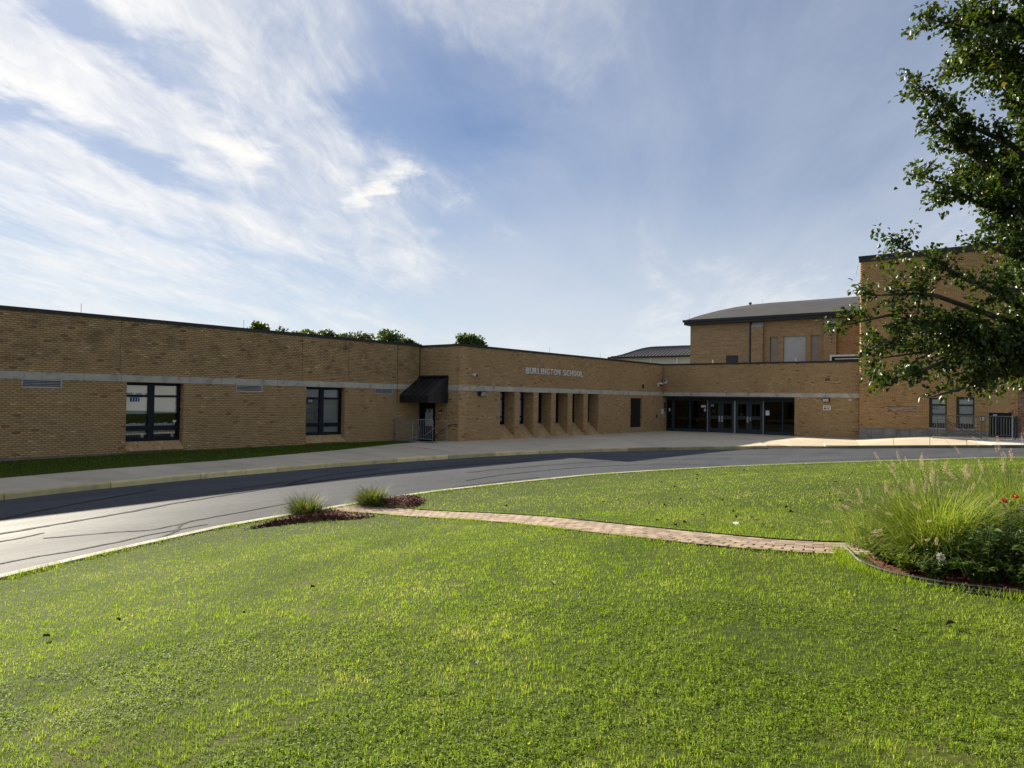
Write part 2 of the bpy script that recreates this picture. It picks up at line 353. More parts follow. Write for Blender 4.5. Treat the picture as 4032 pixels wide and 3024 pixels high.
def np_mesh(name, V, Fc, bv, mat, parent=None, kind=None, origin=None, dom='FACE'):
    """V (n,3), Fc (m,3 or 4) int, bv (m,) -> object"""
    V = np.asarray(V, np.float32); Fc = np.asarray(Fc, np.int32); k = Fc.shape[1]; m = len(Fc)
    lo, hi = V.min(0), V.max(0); c = Vector(origin) if origin else Vector((float(lo[0]+hi[0])/2, float(lo[1]+hi[1])/2, float(lo[2])))
    V = V - np.array(c, np.float32)
    me = bpy.data.meshes.new(name); me.vertices.add(len(V)); me.vertices.foreach_set('co', V.ravel())
    me.loops.add(m*k); me.loops.foreach_set('vertex_index', Fc.ravel())
    me.polygons.add(m); me.polygons.foreach_set('loop_start', np.arange(0, m*k, k, dtype=np.int32))
    me.update(calc_edges=True)
    at = me.attributes.new('bv', 'FLOAT', 'FACE'); at.data.foreach_set('value', np.asarray(bv, np.float32))
    me.materials.append(MT[mat]); o = bpy.data.objects.new(name, me); place(o, c, parent)
    return prop(o, kind=kind)
def smooth(x): x = np.clip(x, 0, 1); return x*x*(3-2*x)
def vnoise(X, Y, s, seed=0):    # value noise for patches
    X = np.asarray(X)*s+seed*17.3; Y = np.asarray(Y)*s+seed*5.1; i = np.floor(X); j = np.floor(Y); fx = smooth(X-i); fy = smooth(Y-j)
    def h(a, b): t = np.sin(a*127.1+b*311.7+seed)*43758.5453; return t-np.floor(t)
    return (h(i, j)*(1-fx)+h(i+1, j)*fx)*(1-fy)+(h(i, j+1)*(1-fx)+h(i+1, j+1)*fx)*fy
def catmull(P, n):
    P = np.array(P, float); Q = np.vstack([2*P[0]-P[1], P, 2*P[-1]-P[-2]]); out = []
    for i in range(1, len(Q)-2):
        t = np.linspace(0, 1, n, endpoint=False)[:, None]; a, b, c, d = Q[i-1], Q[i], Q[i+1], Q[i+2]
        out.append(.5*((2*b)+(-a+c)*t+(2*a-5*b+4*c-d)*t**2+(-a+3*b-3*c+d)*t**3))
    return np.vstack(out+[P[-1:]])
def resample(P, step):
    d = np.r_[0, np.cumsum(np.linalg.norm(np.diff(P, axis=0), axis=1))]; n = max(2, int(round(d[-1]/step))+1); s = np.linspace(0, d[-1], n)
    return np.stack([np.interp(s, d, P[:, k]) for k in range(P.shape[1])], 1)

# ------------------------------------------------------------------ terrain curves and heights
INNER = [(-8, 2), (-4, 6.3), (0, 9), (3.41, 10.63), (6.28, 11.65), (7.87, 12.05), (12.58, 12.7), (14.88, 12.65), (18.03, 12.39),
         (20.37, 12.0), (24.7, 10.6), (28.5, 8.3), (32, 5.6), (35.6, 2.37), (37.5, -3), (36, -10), (28, -16), (14, -19), (0, -16), (-8, -8), (-9.6, -2), (-8, 2)]
def lowered(P):     # the drive falls away towards the left
    return [(x*(1+.064*float(smooth((16-x)/14))), y*(1+.064*float(smooth((16-x)/14)))) if y > 5 else (x, y) for x, y in P]
INNER = lowered(INNER)
ISL = catmull(INNER, 12)
OUT = [(-17, -5), (-16, 3), (-12, 9.3), (-6, 13.9), (0, 16.75), (5.9, 18.65), (9.8, 19.5), (14.1, 19.95), (18.9, 20.0), (23.5, 19.55),
       (26.5, 19.0), (31.3, 17.15), (36, 14.66), (38.5, 13.27), (41.3, 11.3), (43.7, 7.7), (45.8, 3.05), (46.8, -3), (45.5, -12)]
KERB = resample(catmull(lowered(OUT), 12), .25)
INP = resample(ISL[:15*12], .25)
def tilt(Y):
    Y = np.clip(np.asarray(Y, float), -10, 20); return .033*np.maximum(0, 10.7-Y)
def drop(X): return .15*smooth((16-np.asarray(X, float))/14)
def polydist(X, Y, P):
    X = np.asarray(X, float); Y = np.asarray(Y, float); best = np.full(X.shape, 1e9)
    for a, b in zip(P[:-1], P[1:]):
        d = b-a; t = np.clip(((X-a[0])*d[0]+(Y-a[1])*d[1])/(d@d+1e-12), 0, 1)
        best = np.minimum(best, (X-a[0]-t*d[0])**2+(Y-a[1]-t*d[1])**2)
    return np.sqrt(best)
ISLC = ISL[::3]
def lawn_z(X, Y):
    s = smooth(polydist(X, Y, ISLC)/9); Y = np.asarray(Y)
    return -.08+tilt(Y)-drop(X)*(1-s)+.35*s+.025*(vnoise(X, Y, .45, 3)-.5)*np.minimum(1, s*4)
def lz(x, y): return float(lawn_z(np.array([x]), np.array([y]))[0])
def road_z(X, Y): return -.15+tilt(Y)-drop(X)
def slab_z(X, Y):
    d = polydist(X, Y, KERB[::4]); Y = np.asarray(Y)
    return tilt(Y)-drop(X)+.1*smooth(d/4)+.25*smooth((11.5-Y)/3.8)*smooth(d/3)
def sz(x, y): return float(slab_z(np.array([x]), np.array([y]))[0])
def inside(X, Y, P):
    X = np.asarray(X); Y = np.asarray(Y); r = np.zeros(X.shape, bool)
    for a, b in zip(P, np.roll(P, -1, axis=0)):
        c = ((a[1] > Y) != (b[1] > Y)); r ^= c & (X < (b[0]-a[0])*(Y-a[1])/(b[1]-a[1]+1e-12)+a[0])
    return r

# ground sheet to the horizon
g = MB(); n = 24
for i in range(n):
    for j in range(n):
        e = lambda k: math.copysign(abs(k/n*2-1)**2.2, k/n*2-1)*1800
        g.quad((e(i), e(j), -.55), (e(i+1), e(j), -.55), (e(i+1), e(j+1), -.55), (e(i), e(j+1), -.55))
prop(g.build('ground', 'ground'), kind='structure')
# island lawn in rings round its middle
cen = np.array([14., 1.0]); rings = [1, .992, .98, .965, .945, .92, .89, .86, .83, .79, .75, .7, .65, .6, .54, .48, .42, .35, .28, .2, .12, .04]
C0 = resample(ISL, .6)[:-1]; V = []; Fc = []
for f in rings:
    P = cen+(C0-cen)*f; V.append(np.c_[P, lawn_z(P[:, 0], P[:, 1])])
k = len(C0); V = np.vstack(V)
for a in range(len(rings)-1):
    i = np.arange(k); j = (i+1) % k; Fc.append(np.c_[a*k+i, a*k+j, (a+1)*k+j, (a+1)*k+i])
LAWN = prop(np_mesh('lawn', V, np.vstack(Fc), np.full(k*(len(rings)-1), .5), 'lawn'), kind='structure')
# road between the two curves
NI = 260
def even(P, n): return resample(P, np.linalg.norm(np.diff(P, axis=0), axis=1).sum()/(n-1))[:n]
pairs_o, pairs_i = [], []
for q in KERB[::3]:
    dd = ((INP-q)**2).sum(1); pairs_o.append(q); pairs_i.append(INP[dd.argmin()])
pairs_o, pairs_i = np.array(pairs_o), np.array(pairs_i)
V = []; T = np.linspace(-.02, 1.02, 7)
for t in T:
    P = pairs_o*(1-t)+pairs_i*t; crown = .03*math.sin(math.pi*min(max(t, 0), 1)); V.append(np.c_[P, road_z(P[:, 0], P[:, 1])+crown])
V = np.vstack(V); k = len(pairs_o); Fc = np.vstack([np.c_[a*k+np.arange(k-1), a*k+np.arange(1, k), (a+1)*k+np.arange(1, k), (a+1)*k+np.arange(k-1)] for a in range(len(T)-1)])
ROAD = prop(np_mesh('road', V, Fc, np.full(len(Fc), .5), 'asphalt'), kind='structure')
def road_pt(X, Y):
    q = np.array([X, Y]); do = np.sqrt(((KERB-q)**2).sum(1)).min(); di = np.sqrt(((INP-q)**2).sum(1)).min(); t = do/(do+di+1e-9)
    return float(road_z(X, Y)+.03*math.sin(math.pi*t))
# tar-sealed cracks lying on the asphalt
def crack(pts, w=.045, seed=0):
    P = resample(catmull(pts, 10), .12); rs = np.random.default_rng(seed)
    nn = np.cumsum(rs.normal(0, .012, (len(P), 2)), 0); nn -= np.linspace(0, 1, len(P))[:, None]*nn[-1]; P = P+nn
    d = np.gradient(P, axis=0); d /= np.linalg.norm(d, axis=1)[:, None]+1e-9; nr = np.c_[-d[:, 1], d[:, 0]]
    ww = (w*(.7+.6*rs.random(len(P))))[:, None]*.5; A, B = P+nr*ww, P-nr*ww; m = MB()
    for i in range(len(P)-1):
        m.quad(*[(x, y, road_pt(x, y)+.007) for x, y in (A[i], A[i+1], B[i+1], B[i])][::-1])
    m.build('crack_seal', 'tar', ROAD)
for i, (pts, w) in enumerate([
    ([(3, 14.6), (6, 15.2), (8.2, 15.9), (11.5, 16.6), (14, 17.0), (17.5, 17.3), (21, 17.2), (24.5, 16.6)], .10),
    ([(11.5, 16.6), (13.2, 17.6), (14.6, 18.1), (16.5, 18.4)], .08), ([(9.6, 17.0), (11.2, 17.3), (13.2, 17.6)], .05),
    ([(2.5, 12.0), (4.2, 12.5), (5.2, 12.6), (6.6, 13.0), (7.6, 13.2)], .05), ([(2.6, 11.1), (3.9, 11.6), (5.6, 12.1), (6.5, 12.15), (6.2, 12.5), (7.2, 12.4)], .05),
    ([(6.2, 12.5), (6.9, 13.0), (7.4, 13.6), (8.6, 13.9), (10.2, 14.2)], .06), ([(7.4, 13.6), (6.6, 13.4), (6.0, 13.7), (5.1, 14.0)], .05),
    ([(4.2, 15.7), (5.8, 16.9), (7.6, 17.9), (9.3, 18.6)], .06), ([(16, 14.2), (19, 14.4), (22.5, 14.0), (25.5, 12.8)], .06),
    ([(17.6, 15.6), (20.5, 15.5), (24, 15.0), (27.5, 13.5), (30, 12.0)], .06), ([(22, 16.9), (24.2, 17.7), (25.6, 17.4)], .05),
    ([(14.6, 13.4), (16.4, 13.4), (18.3, 13.3)], .05), ([(26, 16.3), (29, 14.9), (33, 12.4), (36.5, 9.2)], .06), ([(30, 9.6), (33, 7.6), (36, 4.6)], .06),
    ([(25.2, 12.7), (26.2, 11.8), (26.6, 11.0)], .05), ([(3.2, 13.7), (4.7, 14.2), (5.3, 14.5)], .05), ([(19.5, 18.2), (22.8, 17.9), (26, 17.1)], .05), ([(1.5, 12.9), (3.6, 13.6)], .04)]):
    crack(pts, w, i)
# flush concrete edging round the lawn, in lengths
EDGE = thing('lawn_edging', (14, 12.6, -.1), 'pale concrete edging strip between the asphalt drive and the island lawn', 'edging')
def strip(P, i0, i1, w0, w1, zf, z0, z1, m, bv=.5):
    for a in range(i0, i1):
        b = a+1; q = []
        for k in (a, b):
            d = P[min(k+1, len(P)-1)]-P[max(k-1, 0)]; d = d/np.linalg.norm(d); nr = np.array([-d[1], d[0]]); q.append((P[k]+nr*w0, P[k]+nr*w1))
        (A0, A1), (B0, B1) = q; f = lambda p, z: (p[0], p[1], zf(p[0], p[1])+z)
        m.hexa([f(A0, z0), f(B0, z0), f(B1, z0), f(A1, z0), f(A0, z1), f(B0, z1), f(B1, z1), f(A1, z1)], bv)
rz = lambda x, y: float(road_z(x, y))
S = 12
for i in range(0, len(INP)-S-1, S):
    m = MB(); strip(INP, i, i+S, -.09, .075, rz, -.12, .095, m)
    m.build('edging_length', 'edge', EDGE)
# kerb in cast lengths, with the dropped crossing
KB = thing('kerb', (20, 20, -.13), 'long worn yellow painted concrete kerb along the far side of the drive', 'kerb')
kd = np.r_[0, np.cumsum(np.linalg.norm(np.diff(KERB, axis=0), axis=1))]
def near_i(x, y): return int(((KERB-np.array([x, y]))**2).sum(1).argmin())
RAMP0, RAMP1 = near_i(38.1, 13.5), near_i(40.3, 12.1)
def kerb_run(i0, i1, h0, h1, bv, mat):
    m = MB(); n_ = max(1, i1-i0)
    for a in range(i0, i1):
        q = []
        for k in (a, a+1):
            d = KERB[min(k+1, len(KERB)-1)]-KERB[max(k-1, 0)]; d = d/np.linalg.norm(d); nr = np.array([-d[1], d[0]])
            t = (k-i0)/n_; hh = h0*(1-t)+h1*t
            kp = KERB[k]+d*(.014 if k == i0 else (-.014 if k == i1 else 0)); A = kp+nr*0.0; B = kp+nr*.17; C = kp+nr*.025; ta = float(tilt(A[1])-drop(A[0]))
            q.append([(A[0], A[1], -.25+ta), (B[0], B[1], -.25+ta), (B[0], B[1], hh+ta), (C[0], C[1], hh+ta), (A[0], A[1], hh-.03+ta)])
        a_, b_ = q
        for k in range(5): m.quad(a_[k], b_[k], b_[(k+1) % 5], a_[(k+1) % 5], bv=bv)
        if a == i0: m.quad(*a_, bv=bv)
        if a == i1-1: m.quad(*b_[::-1], bv=bv)
    m.build('kerb_length', mat, KB)
i = 0; segs = []
while i < len(KERB)-1:
    j = min(i+10, len(KERB)-1)
    if i < RAMP0 <= j: j = RAMP0
    if RAMP0 <= i < RAMP1: i = RAMP1; continue
    segs.append((i, j)); i = j
for i0, i1 in segs:
    x = KERB[i0][0]; bv = random.random()
    h0 = h1 = .0
    if i1 == RAMP0: h1 = -.10
    if i0 == RAMP1: h0 = -.10
    kerb_run(i0, i1, h0, h1, bv, 'yellow' if x < 29 else ('yellow_shade' if x < 39 else 'kerb_backlit'))  # darker copies to the right paint in the shade on the kerb face
# sidewalk and entrance plaza in cast slabs
PAIRS = [((-6, 13.9), (-7.4, 16.5)), ((0, 16.75), (-.9, 19.4)), ((5.9, 18.65), (5.2, 21.05)), ((9.8, 19.5), (9.4, 22.0)), ((14.1, 19.95), (13.9, 22.55)), ((18.9, 20), (19, 23.6)),
         ((21.5, 19.8), (22.2, 24.6)), ((23.5, 19.55), (25.1, 25.8)), ((24.8, 19.32), (27.3, 25.0)), ((26.5, 19), (30, 25.0)), ((31.3, 17.15), (38, 25.0)),
         ((36, 14.66), (50.2, 25)), ((38.5, 13.27), (50.2, 20)), ((41.3, 11.3), (50.2, 14.5)), ((43.7, 7.7), (50.2, 9)), ((45.8, 3.05), (50.2, 3.5)), ((46.8, -3), (50.5, -3))]
ka = [near_i(*lowered([p[0]])[0]) for p in PAIRS]; kb = np.array(lowered([p[1] for p in PAIRS]))
WALK = None
cells = []
ii = list(range(ka[0], ka[-1], 7))+[ka[-1]]
def back(i): return np.array([np.interp(i, ka, kb[:, 0]), np.interp(i, ka, kb[:, 1])])
def front(i):
    d = KERB[min(i+1, len(KERB)-1)]-KERB[i-1]; d = d/np.linalg.norm(d); return KERB[i]+np.array([-d[1], d[0]])*.175
base = MB()
for a, b in zip(ii[:-1], ii[1:]):
    A0, B0, A1, B1 = front(a), front(b), back(a), back(b); L_ = np.linalg.norm((A1+B1-A0-B0)/2); nt_ = 1 if A0[0] < 21 else (2 if A0[0] < 26 else 4)
    for k in range(nt_):
        lerp = lambda p, q, t: p*(1-t)+q*t
        t0, t1 = k/nt_, (k+1)/nt_; cells.append((lerp(A0, A1, t0), lerp(B0, B1, t0), lerp(B0, B1, t1), lerp(A0, A1, t1), RAMP0-2 <= a < RAMP1 and k == 0))
    base.quad(*[(p[0], p[1], sz(p[0], p[1])-.06) for p in (A0, B0, B1, A1)])
WALK = prop(base.build('sidewalk', 'soil'), kind='structure')
for A, B, C, D, rmp in cells:
    cc = (A+B+C+D)/4; q = [cc+(p-cc)*(1-.015/np.linalg.norm(p-cc)) for p in (A, B, C, D)]; m = MB()
    zz = [sz(*p) for p in q]
    if rmp: zz[0] -= .09; zz[1] -= .09
    m.hexa([(p[0], p[1], z-.12) for p, z in zip(q, zz)]+[(p[0], p[1], z) for p, z in zip(q, zz)], random.random())
    m.build('concrete_slab', 'slab', WALK)
m = MB(); P = [(38.35, 13.72), (39.75, 12.85), (40.2, 13.5), (38.8, 14.4)]
m.hexa([(x, y, sz(x, y)-.075) for x, y in P]+[(x, y, sz(x, y)-.03+.0) for x, y in P]); m.build('tactile_pad', 'tactile', WALK)
# turf verge against the classroom wall
vg = [(-7.4, 16.5), (-.9, 19.4), (5.2, 21.05), (9.4, 22.0), (13.9, 22.55), (19, 23.6), (22.2, 24.6), (25.1, 25.8)]
VB = resample(catmull(lowered(vg), 6), .8); m = MB()
for p, q in zip(VB[:-1], VB[1:]):
    for k in range(4):
        f = lambda p, t: (p[0], p[1]*(1-t)+27.5*t, sz(p[0], p[1])*(1-t)+(.06-.6*float(drop(p[0])))*t-.005)
        m.quad(f(p, k/4), f(q, k/4), f(q, (k+1)/4), f(p, (k+1)/4))
VERGE = prop(m.build('grass_verge', 'lawn'), kind='structure')
def verge_z(x, y):
    a = np.interp(x, VB[:, 0], VB[:, 1]); return a

# ------------------------------------------------------------------ brickwork
BL, BH, JT = .2112, .0704, .0125
CAMP = Vector((0, 0, CAM_Z))
BVAR = {}
def brick_mesh(du, dn, bv, mat):
    key = (round(du.x, 3), round(du.y, 3), round(dn.x, 3), round(dn.y, 3), bv, mat)
    if key not in BVAR:
        m = MB(); w, h, t = BL-JT, BH-JT, .008
        a = Vector((0, 0, 0)); zz = Vector((0, 0, h)); u = du*w; nn = dn*t
        m.quad(a+nn, a+u+nn, a+u+zz+nn, a+zz+nn, bv=bv); m.quad(a, a+u, a+u+nn, a+nn, bv=bv); m.quad(a+zz+nn, a+u+zz+nn, a+u+zz, a+zz, bv=bv)
        m.quad(a, a+nn, a+zz+nn, a+zz, bv=bv); m.quad(a+u, a+u+zz, a+u+zz+nn, a+u+nn, bv=bv)
        me = m.mesh('brick', (0, 0, 0)); me.materials.append(MT[mat]); BVAR[key] = me
    return BVAR[key]
def bricks_of(f):
    out = []; z0, z1, s0, s1 = f['z0'], f['z1'], f['s0'], f['s1']; c0 = f.get('course0', z0); holes = f.get('holes', ()); bias = f.get('bias')
    k = math.floor((z0-c0)/BH+1e-6)
    while c0+k*BH < z1-.02:
        zb = max(c0+k*BH+JT/2, z0); zt = min(c0+(k+1)*BH-JT/2, z1)
        if zt-zb > .02:
            off = (k % 2)*BL/2+f.get('shift', 0); j = math.floor((s0-off)/BL)
            while off+j*BL < s1:
                spans = [(max(off+j*BL+JT/2, s0), min(off+(j+1)*BL-JT/2, s1))]
                for h in holes:
                    if h[2] < (zb+zt)/2 < h[3]:
                        new = []
                        for p, q in spans:
                            if q <= h[0] or p >= h[1]: new.append((p, q)); continue
                            if p < h[0]: new.append((p, h[0]))
                            if q > h[1]: new.append((h[1], q))
                        spans = new
                for p, q in spans:
                    if q-p > .02 and random.random() >= f.get('skip', 0):
                        bv = min(1, max(0, random.betavariate(5, 4.2)-(random.random() < .04)*.4+(random.random() < .04)*.35))
                        if bias: bv = bias(p, zb, bv)
                        out.append((p, q, zb, zt, bv, random.uniform(-.002, .002), q-p > BL-JT-.002 and zt-zb > BH-JT-.002))
                j += 1
        k += 1
    return out
def face(o, du, dn, s0, s1, z0, z1, holes=(), **k):
    return dict(o=Vector((*o, 0)), du=Vector((*du, 0)), dn=Vector((*dn, 0)), s0=s0, s1=s1, z0=z0, z1=z1, holes=holes, **k)
def brick_wall(root, name, faces, mat='brick', mortar='mortar', single=0):
    """one wall part: mortar beds of all its faces, the nearest whole bricks as pieces, the rest joined"""
    bed = MB(); cand = []; rest = []
    for f in faces:
        o, du, dn = f['o'], f['du'], f['dn']; P = lambda s, z, d=0, o=o, du=du, dn=dn: o+du*s+Vector((0, 0, z))+dn*d
        xs = sorted({f['s0'], f['s1'], *[h[i] for h in f['holes'] for i in (0, 1)]}); zs = sorted({f['z0'], f['z1'], *[h[i] for h in f['holes'] for i in (2, 3)]})
        xs = [x for x in xs if f['s0'] <= x <= f['s1']]; zs = [z for z in zs if f['z0'] <= z <= f['z1']]
        for p, q in zip(xs[:-1], xs[1:]):
            for c, d in zip(zs[:-1], zs[1:]):
                if any(h[0] < (p+q)/2 < h[1] and h[2] < (c+d)/2 < h[3] for h in f['holes']): continue
                bed.quad(P(p, c), P(q, c), P(q, d), P(p, d))
        for b in bricks_of(f):
            (cand if (b[6] and not f.get('far')) else rest).append((f, P, b))
    part = bed.build(name, mortar, root)
    cand.sort(key=lambda t: (t[1](t[2][0], t[2][2])-CAMP).length)
    for f, P, b in cand[:single]:
        ob = bpy.data.objects.new('brick', brick_mesh(f['du'], f['dn'], round(b[4]*9)/9, mat)); place(ob, P(b[0], b[2], b[5]), part)
    rest += cand[single:]
    V = []
    for f, P, (p, q, zb, zt, bv, dj, w) in rest:
        t = .008+dj; V.append([tuple(x) for x in (P(p, zb), P(q, zb), P(q, zt), P(p, zt), P(p, zb, t), P(q, zb, t), P(q, zt, t), P(p, zt, t))])
    V = np.array(V, np.float32); n = len(V); ff = np.array([(4, 5, 6, 7), (0, 1, 5, 4), (7, 6, 2, 3), (0, 4, 7, 3), (5, 1, 2, 6)])
    Fc = (np.arange(n)[:, None, None]*8+ff[None]).reshape(-1, 4)
    np_mesh('brickwork', V.reshape(-1, 3), Fc, np.repeat([r[2][4] for r in rest], 5), mat, part, 'stuff')
    return part
def sloped_sill(parent, o, du, dn, w, depth, z0, z1, mat='brick'):
    """bricks laid up the slope from the wall face (z0, s=0) back to the window (z1)"""
    du = Vector((*du, 0)); dn = Vector((*dn, 0)); o = Vector((*o, 0)); m = MB(); L_ = math.hypot(depth, z1-z0); up = (Vector((0, 0, z1-z0))-dn*depth)/L_
    nrm = du.cross(up).normalized(); nrm = nrm if nrm.z > 0 else -nrm
    b0 = o+Vector((0, 0, z0)); nx = int(round(w/BH)); rows = max(2, int(round(L_/BL)))
    for i in range(nx):
        cut = random.uniform(0, 1); ys = [-.085]+[max(.02, (k+cut)*L_/rows) for k in range(rows)]+[L_]
        for a, b in zip(ys[:-1], ys[1:]):
            if b-a < .03: continue
            x0, x1 = (i*w/nx+.004), ((i+1)*w/nx-.004); t = .055+random.uniform(-.003, .003)
            q = [b0+du*x+up*y for x, y in ((x0, a+.004), (x1, a+.004), (x1, b-.004), (x0, b-.004))]
            m.hexa([p-nrm*.01 for p in q]+[p+nrm*t for p in q], min(1, max(0, random.betavariate(2, 2)+.1)))
    s = m.build('sill_bricks', mat, parent, kind='stuff')
    mb = MB(); q = [b0+du*x+up*y+nrm*.038 for x, y in ((0, -.07), (w, -.07), (w, L_), (0, L_))]; mb.quad(*q)
    q2 = [b0+du*x+up*-.02+nrm*k for x, k in ((0, -.06), (w, -.06), (w, .038), (0, .038))]; mb.quad(*q2); mb.build('sill_bed', 'mortar', parent)
    return s

# ------------------------------------------------------------------ text
def glyph_mesh(txt, size=1.0, extrude=0.0, bold=0.0):
    cu = bpy.data.curves.new('glyph', 'FONT'); cu.body = txt; cu.size = size; cu.extrude = extrude; cu.offset = bold; cu.resolution_u = 4
    ob = bpy.data.objects.new('glyph', cu); COL.objects.link(ob); dg = bpy.context.evaluated_depsgraph_get(); dg.update()
    me = bpy.data.meshes.new_from_object(ob.evaluated_get(dg)); bpy.data.objects.remove(ob); bpy.data.curves.remove(cu)
    return me
def text_obj(name, txt, center, du, dn, w, h, mat, parent, depth=.004, bold=0.0):
    """flat or raised text whose box is w x h, centred, facing dn"""
    me = glyph_mesh(txt, 1.0, .05, bold); V = np.empty(len(me.vertices)*3, np.float32); me.vertices.foreach_get('co', V); V = V.reshape(-1, 3)
    lo, hi = V.min(0), V.max(0); du = np.array((*du, 0)); dn = np.array((*dn, 0)); c = (lo+hi)/2; sc = np.array([w, h, depth])/np.maximum(hi-lo, 1e-6)
    Q = (V-c)*sc; W = Q[:, :1]*du+np.outer(Q[:, 1], (0, 0, 1))+np.outer(Q[:, 2]+depth/2, dn)
    me.vertices.foreach_set('co', W.astype(np.float32).ravel()); me.update(); me.materials.clear(); me.materials.append(MT[mat]); me.name = name
    o = bpy.data.objects.new(name, me); return place(o, center, parent)

XA, YN = (1, 0), (0, -1)        # A walls run along +X and face -Y
YB, XN = (0, -1), (-1, 0)       # B walls run along -Y and face -X
def obox(m, o, du, dn, s0, s1, d0, d1, z0, z1, bv=.5):
    """box in wall coordinates: along du, out along dn, up"""
    o = Vector((*o, 0)); du = Vector((*du, 0)); dn = Vector((*dn, 0)); P = lambda s, d, z: o+du*s+dn*d+Vector((0, 0, z))
    m.hexa([P(s0, d0, z0), P(s1, d0, z0), P(s1, d1, z0), P(s0, d1, z0), P(s0, d0, z1), P(s1, d0, z1), P(s1, d1, z1), P(s0, d1, z1)], bv); return m
def oquad(m, o, du, dn, s0, s1, z0, z1, d=0):
    o = Vector((*o, 0)); du = Vector((*du, 0)); dn = Vector((*dn, 0)); P = lambda s, z: o+du*s+dn*d+Vector((0, 0, z))
    m.quad(P(s0, z0), P(s1, z0), P(s1, z1), P(s0, z1)); return m
def window(root, W, s0, s1, z0, z1, rec, cols, rows, mat='navy', depth=.07, glass='glass', label=None):
    """W=(o,du,dn); cols/rows: open lights as fractions of the opening. Returns frame part and light rectangles"""
    m = MB(); w, h = s1-s0, z1-z0
    cs = [(s0+a*w, s0+b*w) for a, b in cols]; rs = [(z0+a*h, z0+b*h) for a, b in rows]
    e = s0
    for a, b in cs+[(s1, s1)]: obox(m, *W, e, a, -rec-depth, -rec, z0, z1); e = b
    for a, b in cs:
        e = z0
        for c, d in rs+[(z1, z1)]:
            if c-e > 1e-4: obox(m, *W, a, b, -rec-depth+.004, -rec-.006, e, c)
            e = d
    fr = m.build('window', mat, root, label=label); L_ = []
    for a, b in cs:
        for c, d in rs:
            p = MB(); oquad(p, *W, a, b, c, d, -rec-depth*.6); p.build('pane', glass, fr); L_.append((a, b, c, d))
    return fr, L_
def louvre(root, W, s0, s1, z0, z1, n, mat='alu', proud=.02, name='vent'):
    m = MB(); t = .025
    for a, b, c, d in ((s0, s1, z1-t, z1), (s0, s1, z0, z0+t), (s0, s0+t, z0+t, z1-t), (s1-t, s1, z0+t, z1-t)): obox(m, *W, a, b, -.06, proud, c, d)
    fr = m.build(name, mat, root); p = MB(); oquad(p, *W, s0, s1, z0, z1, -.058); p.build('backing', 'vent', fr)
    o, du, dn = Vector((*W[0], 0)), Vector((*W[1], 0)), Vector((*W[2], 0)); h = (z1-z0-2*t)/n
    for k in range(n):
        zb = z0+t+k*h; q = MB(); P = lambda s, d, z: o+du*s+dn*d+Vector((0, 0, z))
        a, b = s0+t, s1-t
        q.hexa([P(a, .012, zb), P(b, .012, zb), P(b, -.045, zb+h*.34), P(a, -.045, zb+h*.34), P(a, .012, zb+.012), P(b, .012, zb+.012), P(b, -.045, zb+h*.34+.012), P(a, -.045, zb+h*.34+.012)])
        q.build('slat', mat, fr)
    return fr
def bands(root, W, joints, z0, z1, proud=.022, mat='concrete'):
    for a, b in zip(joints[:-1], joints[1:]):
        m = MB(); obox(m, *W, a+.008, b-.008, -.15, proud+random.uniform(0, .004), z0+.003, z1-.003); m.build('band_block', mat, root)

# ------------------------------------------------------------------ classroom wing (left)
YA = 27.28
CW = thing('classroom_wing', (10, YA, 0), 'long single storey brick wing with stained upper wall and numbered windows', 'building')
WA = ((0, YA), XA, YN)
w1, w2 = (12.5, 14.63), (20.18, 22.33); vents = [(9.19, 10.38), (16.8, 17.98), (24.1, 25.27)]
holes = [(*w1, .2, 2.616), (*w2, .2, 2.616)]+[(a, b, 2.345, 2.616) for a, b in vents]
fl = [face(*WA, -9, 27.1, .08, 2.616, holes)]
for a, b in (w1, w2):
    fl += [face((b, YA), (0, 1), (-1, 0), .004, .27, .2, 2.616, course0=.08), face((a, YA), (0, 1), (1, 0), .004, .27, .2, 2.616, course0=.08)]
brick_wall(CW, 'lower_wall', fl, 'brick', single=300)
cj = (12.26, 19.94, 22.5)
brick_wall(CW, 'upper_wall', [face(*WA, -9, 27.1, 2.872, 4.81, [(x-.008, x+.008, 2.8, 4.9) for x in cj], shift=.07)], 'brick_st')
m = MB(); obox(m, *WA, -9, 27.08, -.4, -.03, 2.6, 4.79); m.build('wall_core', 'mortar', CW)
for x in cj:
    m = MB(); obox(m, *WA, x-.009, x+.009, -.03, .001, 2.875, 4.8); m.build('control_joint', 'rust', CW)
jn = [-9+1.27*k for k in range(14)]+[9.77, 11.05, 12.3, 14.84, 16.13, 17.41, 18.70, 19.98, 22.56, 23.84, 25.1, 26.3, 27.08]
bands(CW, WA, jn, 2.616, 2.872)
m = MB(); obox(m, *WA, -9, 27.08, -.3, -.012, -.5, .08); m.build('foundation', 'found', CW)
m = MB(); obox(m, *WA, -9, 27.16, -.3, .045, 4.80, 4.90); obox(m, *WA, -9, 27.16, -.3, .06, 4.90, 4.925); m.build('coping', 'bronze', CW)
m = MB(); m.box(-9, 27.1, YA+.3, 46, 4.55, 4.72); m.box(-9, 48.5, 45.7, 46, -.3, 4.72); m.box(-9.3, -9, YA, 46, -.3, 4.72); m.build('roof', 'membrane', CW)
for a, b in vents: louvre(CW, WA, a, b, 2.345, 2.612, 4)
for x in (11.0, 17.2): m = MB(); m.tube([(x, YA+.2, 4.9), (x, YA+.2, 5.27)], .009, 5); m.build('lightning_rod', 'alu', CW)
m = MB(); m.tube([(25.53, YA-.025, 4.78), (25.53, YA-.025, 1.98), (25.55, YA-.025, 1.95), (25.8, YA-.025, 1.945)], .013, 6); m.build('conduit', 'rust', CW)
